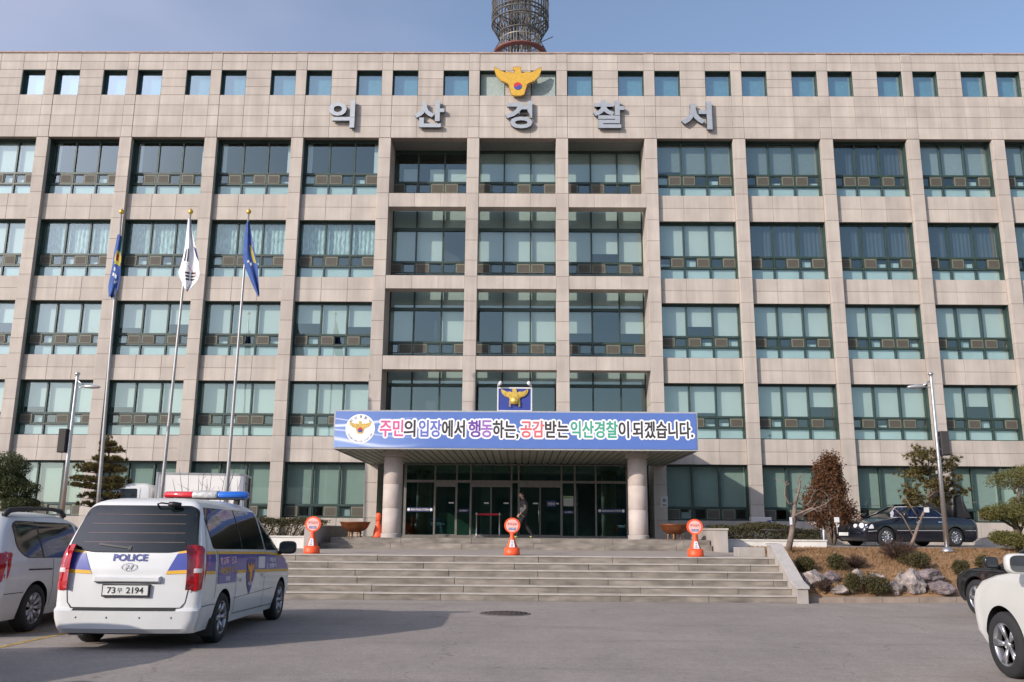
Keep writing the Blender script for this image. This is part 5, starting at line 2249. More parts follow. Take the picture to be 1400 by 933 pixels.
class Body:
    """Car body as a stack of rounded plan outlines. x right, y forward, z up; rear near y = 0."""

    def __init__(s, yr, yf, w, rr, rf, bulge_r=.05, bulge_f=.12, taper=.03):
        s.yr, s.yf, s.w, s.rr, s.rf = yr, yf, w, rr, rf
        s.br, s.bf, s.tp = bulge_r, bulge_f, taper

    def ends(s, z):
        return lerp_table(s.yr, z), lerp_table(s.yf, z)

    def hw(s, y, z):
        a, b = s.ends(z)
        w = lerp_table(s.w, z)
        mid, half = (a + b) / 2, (b - a) / 2
        w -= s.tp * max(0, abs(y - mid) / half - .3) ** 2
        R = min(s.rr, w * .9, half * .8)
        d = y - a
        if d < R:
            d = max(d, 0)
            w = w - R + sqrt(max(0, R * R - (R - d) ** 2))
        R = min(s.rf, w * .9, half * .8)
        d = b - y
        if d < R:
            d = max(d, 0)
            w = w - R + sqrt(max(0, R * R - (R - d) ** 2))
        return w

    def rear_y(s, x, z):
        a, b = s.ends(z)
        w = lerp_table(s.w, z)
        R = min(s.rr, w * .9)
        ax = abs(x)
        y = a + s.br * (ax / w) ** 2
        if ax > w - R:
            q = min(ax - (w - R), R)
            y = max(y, a + R - sqrt(max(0, R * R - q * q)))
        return y

    def front_y(s, x, z):
        a, b = s.ends(z)
        w = lerp_table(s.w, z)
        R = min(s.rf, w * .9)
        ax = abs(x)
        y = b - s.bf * (ax / w) ** 2
        if ax > w - R:
            q = min(ax - (w - R), R)
            y = min(y, b - R + sqrt(max(0, R * R - q * q)))
        return y

    def outline(s, z):
        a, b = s.ends(z)
        w = lerp_table(s.w, z)
        pts = []
        n = 10
        R = min(s.rr, w * .9)
        for k in range(n):                 # rear: centre to right
            x = (w - R * .0) * sin(pi / 2 * (k / n))
            pts.append((x, s.rear_y(x, z)))
        m = 30
        y0 = s.rear_y(w * .995, z)
        y1 = s.front_y(w * .995, z)
        for k in range(m + 1):
            y = y0 + (y1 - y0) * k / m
            pts.append((s.hw(y, z), y))
        for k in range(n - 1, -1, -1):
            x = w * sin(pi / 2 * (k / n))
            pts.append((x, s.front_y(x, z)))
        left = [(-x, y) for x, y in reversed(pts[1:-1])]
        return pts + left

    def mesh(s, levels, name, mats, parent, wheels, wr, dark=1):
        mb = MB()
        rings = [[(x, y, z) for x, y in s.outline(z)] for z in levels]
        n = len(rings[0])
        vs_ = [p for r in rings for p in r]
        fs = []
        for i in range(len(rings) - 1):
            for k in range(n):
                k2 = (k + 1) % n
                fs.append((i * n + k, i * n + k2, (i + 1) * n + k2, (i + 1) * n + k))
        fs.append(tuple(range(n - 1, -1, -1)))
        fs.append(tuple((len(rings) - 1) * n + k for k in range(n)))
        mb.add(vs_, fs, 0, True)
        o = mb.build(name, mats, parent)
        cuts = []
        for (y, z) in wheels:
            for sd in (-1, 1):
                c = MB()
                c.lathe([(wr, -.32), (wr, .32)], (sd * 1.0, y, z), 40, 'x')
                co = c.build('cut', mats, None)
                md = o.modifiers.new('cut', 'BOOLEAN')
                md.operation = 'DIFFERENCE'
                md.object = co
                md.solver = 'EXACT'
                cuts.append(co)
        # the cutters sit in the car's own space
        pm = parent.matrix_basis.copy() if parent else Matrix.Identity(4)
        for co in cuts:
            co.matrix_basis = pm
        bpy.context.view_layer.update()
        dg = bpy.context.evaluated_depsgraph_get()
        me = bpy.data.meshes.new_from_object(o.evaluated_get(dg))
        o.modifiers.clear()
        o.data = me
        for co in cuts:
            bpy.data.objects.remove(co)
        for pg in me.polygons:
            c = pg.center
            inside = any((c.y - y) ** 2 + (c.z - z) ** 2 < (wr * 1.003) ** 2 for y, z in wheels)
            w = s.hw(c.y, c.z) if s.ends(c.z)[0] < c.y < s.ends(c.z)[1] else 9
            if (inside and abs(c.x) < w - .012) or (pg.normal.z < -.9 and c.z < levels[0] + .02):
                pg.material_index = dark
            pg.use_smooth = len(pg.vertices) < 8
        mod = o.modifiers.new('edges', 'EDGE_SPLIT')
        mod.split_angle = radians(38)
        return o

    # ---- patches that follow the body
    def patch(s, name, polys, where, mats, parent, off=.006, thick=.0, step=.09):
        mats = mats if isinstance(mats, (list, tuple)) else [mats]
        bm = bmesh.new()
        for poly in polys:
            vs_ = [bm.verts.new((a, b, 0)) for a, b in poly]
            try:
                bm.faces.new(vs_)
            except ValueError:
                pass
        bmesh.ops.triangulate(bm, faces=[f for f in bm.faces if len(f.verts) > 4])
        for ax in (0, 1):
            lo = min(v.co[ax] for v in bm.verts)
            hi = max(v.co[ax] for v in bm.verts)
            q = lo + step
            while q < hi:
                co = Vector((0, 0, 0))
                co[ax] = q
                no = Vector((0, 0, 0))
                no[ax] = 1
                bmesh.ops.bisect_plane(bm, geom=bm.verts[:] + bm.edges[:] + bm.faces[:], plane_co=co, plane_no=no)
                q += step
        for v in bm.verts:
            v.co = s.place(v.co.x, v.co.y, where, off)
        bmesh.ops.recalc_face_normals(bm, faces=bm.faces)
        me = bpy.data.meshes.new(name)
        bm.to_mesh(me)
        bm.free()
        for x in mats:
            me.materials.append(x)
        for pg in me.polygons:
            pg.use_smooth = True
        return link(name, me, parent)

    def each(s, name, polys, *a):
        for p in polys:
            s.patch(name, [p], *a)

    def place(s, a, b, where, off):
        if where == 'right':
            return Vector((s.hw(a, b) + off, a, b))
        if where == 'left':
            return Vector((-s.hw(a, b) - off, a, b))
        if where == 'rear':
            return Vector((a, s.rear_y(a, b) - off, b))
        return Vector((a, s.front_y(a, b) + off, b))


def rounded(poly, r, n=5):
    out = []
    m = len(poly)
    for k in range(m):
        p0, p1, p2 = Vector(poly[k - 1]), Vector(poly[k]), Vector(poly[(k + 1) % m])
        d0, d1 = (p0 - p1), (p2 - p1)
        rr_ = min(r, d0.length * .45, d1.length * .45)
        a, b = p1 + d0.normalized() * rr_, p1 + d1.normalized() * rr_
        for q in range(n + 1):
            t_ = q / n
            c = a * (1 - t_) ** 2 + p1 * 2 * t_ * (1 - t_) + b * t_ ** 2
            out.append((c.x, c.y))
    return out


def strip(pts, wd):
    """list of thin quads along a 2-D polyline"""
    out = []
    for a, b in zip(pts[:-1], pts[1:]):
        a, b = Vector(a), Vector(b)
        d = (b - a).normalized()
        n = Vector((-d.y, d.x)) * wd / 2
        out.append([tuple(a - n), tuple(b - n), tuple(b + n), tuple(a + n)])
    return out


def grow(poly, d):
    c = Vector((sum(p[0] for p in poly) / len(poly), sum(p[1] for p in poly) / len(poly)))
    return [tuple(Vector(p) + (Vector(p) - c).normalized() * d) for p in poly]


def wheel(parent, x, y, r, side, spokes=7, wd=.21, steer=0):
    """side = +1 right, -1 left"""
    mb = MB()
    h = wd / 2
    mb.lathe([(r * .66, -h), (r * .93, -h), (r, -h * .72), (r, h * .72), (r * .93, h), (r * .66, h), (r * .64, h * .4), (r * .64, -h * .4), (r * .66, -h)], n=36, axis='x')
    o = mb.build('wheel', RUBBER, parent, loc=(x, y, r))
    o.rotation_euler = (0, 0, steer)
    mb = MB()
    f = side
    mb.lathe([(r * .67, f * h * .95), (r * .64, f * h * .98), (r * .60, f * h * .85), (r * .60, f * h * .2)], n=36, axis='x', cap=False)
    for k in range(spokes):
        a = 2 * pi * k / spokes
        for e in (-.10, .10):
            p0 = (f * h * .55, r * .12 * cos(a), r * .12 * sin(a))
            p1 = (f * h * .82, r * .62 * cos(a + e), r * .62 * sin(a + e))
            mb.tube([p0, p1], [r * .055, r * .07], 6)
    mb.lathe([(0, f * h * .78), (r * .14, f * h * .74), (r * .18, f * h * .3)], n=20, axis='x')
    mb.build('rim', ALLOY, o)
    mb = MB()
    mb.lathe([(r * .6, f * h * .15), (0, f * h * .15)], n=30, axis='x')
    mb.build('brake_disc', mat('dark_hub', (.03, .03, .032), .6), o)
    return o


def mirror(parent, x, y, z, side, paint, sc=1.0):
    mb = MB()
    vs_ = []
    pts = [(-.5, -.42), (.5, -.5), (.5, .42), (.3, .5), (-.35, .5), (-.5, .3)]
    mb.tube([(x - side * .12, y + .05, z - .04), (x - side * .02, y + .04, z - .02)], [.03, .035], 8)
    for k, (dy, s_) in enumerate(((-.055, .92), (-.045, 1), (.02, 1), (.07, .75), (.09, .4))):
        for a in range(20):
            t_ = 2 * pi * a / 20
            cx, cz = abs(cos(t_)) ** .6 * (1 if cos(t_) > 0 else -1), abs(sin(t_)) ** .6 * (1 if sin(t_) > 0 else -1)
            vs_.append((x + side * .10 + cx * .125 * s_ * sc, y + dy * sc, z + .06 + cz * .095 * s_ * sc))
    fs = [(k * 20 + a, k * 20 + (a + 1) % 20, (k + 1) * 20 + (a + 1) % 20, (k + 1) * 20 + a) for k in range(4) for a in range(20)]
    fs += [tuple(range(19, -1, -1)), tuple(80 + a for a in range(20))]
    mb.add(vs_, fs, 0, True)
    o = mb.build('mirror', paint, parent)
    mb = MB()
    mb.add([(x + side * .10 + abs(cos(2 * pi * a / 20)) ** .6 * (1 if cos(2 * pi * a / 20) > 0 else -1) * .105 * sc, y - .058 * sc, z + .06 + abs(sin(2 * pi * a / 20)) ** .6 * (1 if sin(2 * pi * a / 20) > 0 else -1) * .078 * sc) for a in range(20)], [tuple(range(20))])
    mb.build('mirror_glass', mat('mirror_glass', (.10, .11, .12), .05, metal=.6), o)
    return o


# ---- police van
VS = 1.128
van = thing('police_van', 'white police van with blue and yellow stripes and a red and blue light bar', 'van', (-5.74, 13.2, 0), .014, scale=VS)
vb = Body(yr=[(.22, .06), (.28, .0), (.50, -.015), (.54, .05), (1.0, .07), (1.20, .10), (1.45, .19), (1.75, .32), (1.86, .38), (1.91, .46), (1.945, .65), (1.96, .95)],
          yf=[(.24, 4.95), (.35, 5.06), (.6, 5.10), (.8, 5.07), (.92, 4.98), (1.0, 4.82), (1.08, 4.6), (1.16, 4.3), (1.5, 3.76), (1.78, 3.30), (1.87, 3.05), (1.92, 2.8), (1.96, 2.3)],
          w=[(.24, .88), (.35, .93), (.55, .955), (.85, .965), (1.1, .96), (1.22, .945), (1.45, .885), (1.7, .81), (1.82, .765), (1.88, .71), (1.925, .60), (1.945, .52), (1.96, .36)],
          rr=.19, rf=.42, bulge_r=.05, bulge_f=.2, taper=.035)
LV = [.22, .28, .4, .5, .54, .60, .7, .8, .9, .96, 1.0, 1.04, 1.08, 1.12, 1.16, 1.22, 1.3, 1.4, 1.5, 1.6, 1.7, 1.77, 1.82, 1.86, 1.89, 1.915, 1.93, 1.946, 1.96]
VW = [(1.06, .335), (4.24, .335)]
vb.mesh(LV, 'body', [PAINT_W, BLACK], van, VW, .385)
GAP = mat('panel_gap', (.02, .02, .02), .8)
for sd in (1, -1):
    for y in (1.06, 4.24):
        wheel(van, sd * .84, y, .335, sd, 6)
# rear glass and seal
rg_ = rounded([(-.835, 1.29), (-.735, 1.78), (-.64, 1.835), (.64, 1.835), (.735, 1.78), (.835, 1.29), (.5, 1.235), (-.5, 1.235)], .06)
gl = vb.patch('rear_window', [rg_], 'rear', CAR_GLASS, van, .008)
vb.patch('seal', [grow(rg_, .016)], 'rear', GAP, gl, .004)
vb.patch('defroster', sum([strip([(-.66 + .02 * k, 1.36 + .12 * k), (.66 - .02 * k, 1.36 + .12 * k)], .006) for k in range(4)], []), 'rear', mat('defroster_line', (.16, .10, .09), .6), gl, .011)
vb.patch('wiper', strip([(-.45, 1.335), (-.02, 1.285)], .022) + strip([(-.05, 1.29), (-.01, 1.285)], .05), 'rear', BLACK, van, .022)
# rear camera mirror on the roof edge
mb = MB()
y_ = vb.rear_y(.3, 1.86)
mb.tube([(.22, y_ - .01, 1.80), (.21, y_ - .09, 1.86), (.26, y_ - .10, 1.875), (.40, y_ - .07, 1.86)], .012, 6)
mb.tube([(.36, y_ - .10, 1.86), (.42, y_ - .09, 1.855), (.52, y_ - .07, 1.85)], [.03, .04, .03], 8)
mb.build('rear_mirror', BLACK, van)
# shut lines
vb.patch('shut_line', strip([(-.83, 1.24), (-.80, .85), (-.76, .60), (-.70, .535), (.70, .535), (.76, .60), (.80, .85), (.83, 1.24)], .012), 'rear', GAP, van, .004)
vb.patch('bumper_gap', strip([(-.66, .520), (.66, .520)], .03), 'rear', GAP, van, .012)
for sn in ('right', 'left'):
    vb.patch('bumper_line', strip([(.10, .54), (.40, .545), (.70, .54)], .009), sn, GAP, van, .004)
for sd, sn in ((1, 'right'), (-1, 'left')):
    # tail lamps wrap the corner
    tl = vb.patch('tail_lamp', [rounded([(sd * .815, .745), (sd * .94, .755), (sd * .95, 1.0), (sd * .92, 1.28), (sd * .865, 1.335), (sd * .835, 1.1)], .03)], 'rear', TAIL, van, .012, step=.03)
    vb.patch('lens', [[(sd * .835, .975), (sd * .93, .975), (sd * .93, 1.03), (sd * .838, 1.03)]], 'rear', TAIL_C, tl, .016, step=.03)
    vb.patch('side_lens', [rounded([(.03, .75), (.18, .80), (.24, 1.0), (.24, 1.24), (.20, 1.33), (.05, 1.33)], .03)], sn, TAIL, tl, .010, step=.04)
# stripes on the tailgate
SB = mat('police_stripe_blue', (.040, .055, .30), .4, coat=.4, noise=.04)
SYL = mat('police_stripe_yellow', (.68, .38, .035), .45, noise=.05)
for sd in (1, -1):
    a = vb.patch('stripe', [[(sd * .80, 1.015), (sd * .50, 1.00), (sd * .60, 1.215), (sd * .815, 1.24)]], 'rear', SB, van, .0065)
    vb.patch('stripe_border', [[(sd * .80, .97), (sd * .482, .955), (sd * .50, 1.00), (sd * .80, 1.015)], [(sd * .815, 1.24), (sd * .60, 1.215), (sd * .615, 1.243), (sd * .818, 1.275)]], 'rear', SYL, a, .0065)
# POLICE, emblem, handle bar, plate
PI = mat('police_lettering', (.035, .05, .22), .5)
fit_text('lettering', 'POLICE', PI, -.225, .225, 1.12, 1.21, 0, van, .035, mapf=lambda x, z: vb.place(x, z, 'rear', .009))
mb = MB()
n = 28
for k in range(n):
    a, b_ = 2 * pi * k / n, 2 * pi * (k + 1) / n
    ps = []
    for (q, m_) in ((a, 1), (b_, 1), (b_, .88), (a, .88)):
        ps.append(vb.place(.105 * m_ * cos(q), .045 + 1 + .050 * m_ * sin(q), 'rear', .012))
    mb.add(ps, [(0, 1, 2, 3)])
for pl in ([(-.055, .885), (-.035, .88), (-.005, .94), (-.028, .945)], [(.055, .945), (.035, .95), (.005, .89), (.028, .885)], [(-.02, .918), (.03, .925), (.025, .908), (-.02, .902)]):
    mb.add([vb.place(x, z + .13, 'rear', .012) for x, z in pl], [(0, 1, 2, 3)])
mb.build('badge', mat('badge_chrome', (.30, .30, .31), .35, metal=.6), van)
mb = MB()
y_ = vb.rear_y(0, .88)
mb.bbox(-.43, .43, y_ - .045, y_ + .03, .855, .93, .015)
mb.build('handle_bar', PAINT_W, van)
mb = MB()
mb.box(-.40, .40, y_ - .02, y_ + .02, .846, .857)  # dark strip set in as the shade under the handle bar
mb.build('handle_shade_strip', GAP, van)
mb = MB()
y_ = vb.rear_y(0, .75)
mb.box(-.305, .305, y_ - .035, y_ + .01, .675, .83)
pt = mb.build('number_plate', BLACK, van)
mb = MB()
mb.box(-.29, .29, y_ - .04, y_ - .0352, .695, .815)
mb.build('plate_face', mat('plate_white', (.60, .60, .57), .5), pt)
PK = mat('plate_ink', (.012, .012, .015), .6)
fit_text('plate_lettering', '73', PK, -.235, -.125, .715, .795, y_ - .043, pt, .02)
fit_text('plate_lettering', '무', PK, -.105, -.04, .725, .785, y_ - .043, pt, .01)
fit_text('plate_lettering', '2194', PK, .01, .235, .715, .795, y_ - .043, pt, .02)
mb = MB()
for x in (-.6, -.2, .22, .62):
    y_ = vb.rear_y(x, .42)
    mb.lathe([(.013, -.003), (.013, .003)], (x, y_, .42), 12, 'y')
mb.build('parking_sensor', mat('sensor_grey', (.18, .18, .19), .5), van)
mb = MB()
mb.bbox(-.72, .72, .12, .5, .20, .27, .02)
mb.box(-.5, .5, .5, 4.4, .22, .27)
mb.build('underbody', BLACK, van)
for sd in (-1, 1):
    mb = MB()
    mb.box(sd * .86 - .10, sd * .86 + .10, .62, .635, .13, .36)
    mb.build('mud_flap', BLACK, van)
for sd, sn in ((1, 'right'), (-1, 'left')):
    w1 = rounded([(.42, 1.76), (.55, 1.275), (3.02, 1.215), (2.88, 1.80), (.50, 1.82)], .06)
    g1 = vb.patch('side_window', [w1], sn, CAR_GLASS, van, .007)
    vb.patch('seal', [grow(w1, .015)], sn, GAP, g1, .004)
    vb.patch('window_divider', strip([(1.82, 1.245), (1.74, 1.805)], .03), sn, BLACK, g1, .010)
    w2 = rounded([(3.12, 1.21), (3.0, 1.76), (3.22, 1.75), (3.62, 1.50), (4.10, 1.19)], .05)
    g1 = vb.patch('side_window', [w2], sn, CAR_GLASS, van, .007)
    vb.patch('seal', [grow(w2, .015)], sn, GAP, g1, .004)
    # long stripe
    a = vb.patch('stripe', [[(.24, .99), (.60, .98), (.60, 1.20), (.26, 1.205)], [(.72, .975), (3.0, .90), (4.3, .855), (4.86, .83), (4.72, .95), (4.45, 1.03), (4.1, 1.085), (3.0, 1.14), (.72, 1.20)]], sn, SB, van, .006)
    vb.patch('stripe_border', [[(.26, 1.205), (.60, 1.20), (.60, 1.238), (.26, 1.243)], [(.66, 1.20), (3.0, 1.14), (4.1, 1.085), (4.5, 1.03), (4.5, 1.065), (4.1, 1.122), (3.0, 1.178), (.66, 1.238)],
                               [(.24, .95), (.60, .94), (.60, .98), (.24, .99)], [(1.55, .91), (3.0, .86), (4.85, .795), (4.85, .83), (3.0, .90), (1.55, .948)]], sn, SYL, a, .006)
    # sticker panel with lettering
    pa = vb.patch('sticker', [[(.72, .80), (1.52, .785), (1.52, 1.165), (.72, 1.185)]], sn, SB, van, .008)
    fl = 1 if sn == 'right' else -1
    mp_ = (lambda x, z: vb.place(x if fl > 0 else 2.24 - x, z, sn, .012))
    fit_text('lettering', '학교폭력신고', mat('sticker_pink', (.75, .45, .52), .6), .76, 1.48, 1.045, 1.155, 0, pa, .03, mapf=mp_)
    fit_text('lettering', '국번없이 117', SYL, .78, 1.46, .92, 1.015, 0, pa, .02, mapf=mp_)
    fit_text('lettering', '경찰', INK['white'], 1.02, 1.22, .82, .885, 0, pa, .01, mapf=mp_)
    # shield
    sh_ = [(2.02, 1.06), (2.12, 1.10), (2.25, 1.085), (2.38, 1.10), (2.48, 1.06), (2.46, .86), (2.40, .72), (2.25, .56), (2.10, .72), (2.04, .86)]
    shd = vb.patch('shield', [sh_], sn, mat('shield_blue', (.025, .035, .22), .4), van, .009)
    vb.patch('shield_eagle', [[(x * .82 + 2.25, (z - .1) * .95 + .97) for x, z in eagle_poly(0, 0, .44)]], sn, mat('shield_orange', (.72, .30, .04), .5), shd, .013, step=.2)
    vb.patch('shield_point', [[(2.17, .86), (2.33, .86), (2.25, .66)]], sn, mat('shield_orange', (.72, .30, .04), .5), shd, .013)
    fit_text('lettering', 'POLICE', INK['white'], 2.12, 2.38, .70, .745, 0, shd, .02, mapf=lambda x, z: vb.place(x if fl > 0 else 4.5 - x, z, sn, .015))
    fit_text('lettering', '경찰', INK['white'], 3.16, 3.24, .9, .99, 0, shd, .01, mapf=lambda x, z: vb.place(x if fl > 0 else 6.4 - x, z, sn, .012))
    b2_ = vb.patch('white_label', [[(2.66, .93), (3.04, .92), (3.04, 1.10), (2.66, 1.11)]], sn, WHITE_METAL, van, .009)
    fit_text('lettering', '익산', INK['white'], 3.36, 3.74, 1.0, 1.075, 0, b2_, .02, mapf=lambda x, z: vb.place(x if fl > 0 else 7.10 - x, z, sn, .010))
    fit_text('lettering', '경찰서', INK['white'], 3.32, 3.78, .91, .98, 0, b2_, .02, mapf=lambda x, z: vb.place(x if fl > 0 else 7.10 - x, z, sn, .010))
    vb.patch('door_gap', strip([(.66, 1.25), (.66, .75), (.64, .62)], .010) + strip([(1.56, 1.2), (1.56, .34)], .010) + strip([(3.02, 1.80), (3.07, 1.2), (3.08, .30)], .011) + strip([(1.56, .34), (3.8, .30)], .010)
             + strip([(1.5, .56), (3.75, .58)], .006), sn, GAP, van, .005)
    vb.each('door_handle', [rounded([(1.70, .78), (1.90, .78), (1.90, .82), (1.70, .82)], .02), rounded([(2.9, .80), (3.06, .80), (3.06, .84), (2.9, .84)], .02)], sn, PAINT_W, van, .03)
    mirror(van, fl * 1.02, 3.92, 1.17, fl, BLACK, 1.15)
vb.patch('windscreen', [rounded([(-.80, 1.2), (-.64, 1.76), (.64, 1.76), (.80, 1.2)], .05)], 'front', CAR_GLASS, van, .008)
for sd in (-1, 1):
    vb.patch('headlight', [rounded([(sd * .45, .78), (sd * .78, .80), (sd * .80, .95), (sd * .50, .9)], .03)], 'front', TAIL_C, van, .012, step=.05)
# light bar
lbz = 2.038
yb_ = 2.85
lb = MB()
lb.bbox(-.62, .62, yb_ - .10, yb_ + .10, 2.0, 2.03, .008)
for sd in (-1, 1):
    lb.box(sd * .5 - .03, sd * .5 + .03, yb_ - .06, yb_ + .06, 1.88, 2.005)
lbo = lb.build('light_bar', BLACK, van)


def lens(x0, x1, name, m_, r=.065, tp=0):
    q = MB()
    pts = [(x0, yb_, lbz + .035), (x0 + .03, yb_, lbz + .035), (x1 - .03, yb_, lbz + .035), (x1, yb_, lbz + .035)]
    ra = [r * (.6 if tp < 0 else .95), r, r, r * (.6 if tp > 0 else .95)]
    q.tube(pts, ra, 14)
    for i, v in enumerate(q.v):
        q.v[i] = (v[0], yb_ + (v[1] - yb_) * 1.7, v[2])
    q.build(name, m_, lbo)


lens(-.68, -.20, 'red_lens', mat('beacon_red', (.55, .012, .02), .15, coat=.8, noise=.15, scale=8), .06, -1)
lens(-.20, .20, 'clear_lens', mat('beacon_clear', (.50, .49, .46), .2, noise=.3, scale=18, coat=.6, metal=.2), .075)
lens(.20, .68, 'blue_lens', mat('beacon_blue', (.015, .13, .55), .15, coat=.8, noise=.15, scale=8), .066, 1)

# ---- white minivan at the left edge
mv = thing('minivan', 'dusty white minivan with black roof rails parked at the left edge beside the police van', 'minivan', (-9.38, 14.3, 0), .02, scale=1.128)
b = Body(yr=[(.22, .10), (.3, .02), (.55, .0), (.75, .04), (1.0, .06), (1.15, .11), (1.4, .24), (1.62, .40), (1.70, .50), (1.75, .72), (1.775, 1.0)],
         yf=[(.22, 4.85), (.35, 4.98), (.6, 5.0), (.8, 4.9), (.92, 4.6), (1.0, 4.2), (1.06, 3.95), (1.4, 3.3), (1.62, 2.85), (1.72, 2.5), (1.775, 2.1)],
         w=[(.22, .90), (.35, .95), (.6, .985), (.85, .98), (1.0, .965), (1.1, .94), (1.4, .84), (1.6, .765), (1.68, .70), (1.74, .60), (1.765, .50), (1.775, .40)],
         rr=.30, rf=.45, bulge_r=.08, bulge_f=.2, taper=.04)
ML = [.22, .3, .4, .5, .6, .7, .8, .9, .96, 1.0, 1.05, 1.1, 1.2, 1.3, 1.4, 1.5, 1.6, 1.65, 1.69, 1.72, 1.745, 1.76, 1.775]
b.mesh(ML, 'body', [PAINT_W2, BLACK], mv, [(1.12, .345), (4.1, .345)], .40)
for sd in (1, -1):
    for y in (1.12, 4.1):
        wheel(mv, sd * .87, y, .345, sd, 9)
for sd, sn in ((1, 'right'), (-1, 'left')):
    w1 = rounded([(.62, 1.58), (.60, 1.25), (.80, 1.10), (2.55, 1.05), (2.45, 1.60), (.75, 1.63)], .10)
    g1 = b.patch('side_window', [w1], sn, CAR_GLASS, mv, .007)
    b.patch('seal', [grow(w1, .015)], sn, GAP, g1, .004)
    b.patch('window_divider', strip([(1.30, 1.08), (1.28, 1.63)], .04), sn, BLACK, g1, .010)
    w2 = rounded([(2.65, 1.05), (2.55, 1.58), (2.8, 1.56), (3.3, 1.33), (3.8, 1.04)], .06)
    b.patch('side_window', [w2], sn, CAR_GLASS, mv, .007)
    b.each('door_gap', strip([(.85, .92), (1.55, .90)], .022) + strip([(1.58, 1.06), (1.58, .35)], .010) + strip([(2.6, 1.05), (2.6, .30)], .010) + strip([(.14, .60), (.74, .60)], .010), sn, GAP, mv, .005)
    tl = b.patch('tail_lamp', [rounded([(.08, .76), (.28, .80), (.40, 1.10), (.34, 1.2), (.12, 1.18)], .04)], sn, TAIL, mv, .012, step=.05)
    b.patch('lens', [rounded([(.12, .84), (.20, .86), (.23, .95), (.13, .95)], .02)], sn, TAIL_C, tl, .016, step=.05)
    b.patch('tail_lamp', [rounded([(sd * .72, .76), (sd * .95, .76), (sd * .95, 1.18), (sd * .84, 1.18), (sd * .78, 1.0)], .04)], 'rear', TAIL, mv, .012, step=.05)
    mb = MB()
    rx = .63
    mb.tube([(sd * rx, .62, 1.72), (sd * rx, .75, 1.79), (sd * (rx + .01), 1.2, 1.825), (sd * (rx + .0), 2.0, 1.83), (sd * (rx - .02), 2.35, 1.805), (sd * (rx - .03), 2.5, 1.73)], [.045, .045, .03, .03, .04, .045], 8)
    mb.build('roof_rail', BLACK, mv)
    mirror(mv, sd * 1.02, 3.5, 1.05, sd, PAINT_W2)
b.patch('rear_window', [rounded([(-.74, 1.12), (-.64, 1.58), (.64, 1.58), (.74, 1.12)], .08)], 'rear', CAR_GLASS, mv, .008)
b.patch('windscreen', [rounded([(-.78, 1.10), (-.62, 1.62), (.62, 1.62), (.78, 1.10)], .05)], 'front', CAR_GLASS, mv, .008)
mb = MB()
mb.box(-.7, .7, .15, 4.5, .19, .24)
mb.build('underbody', BLACK, mv)


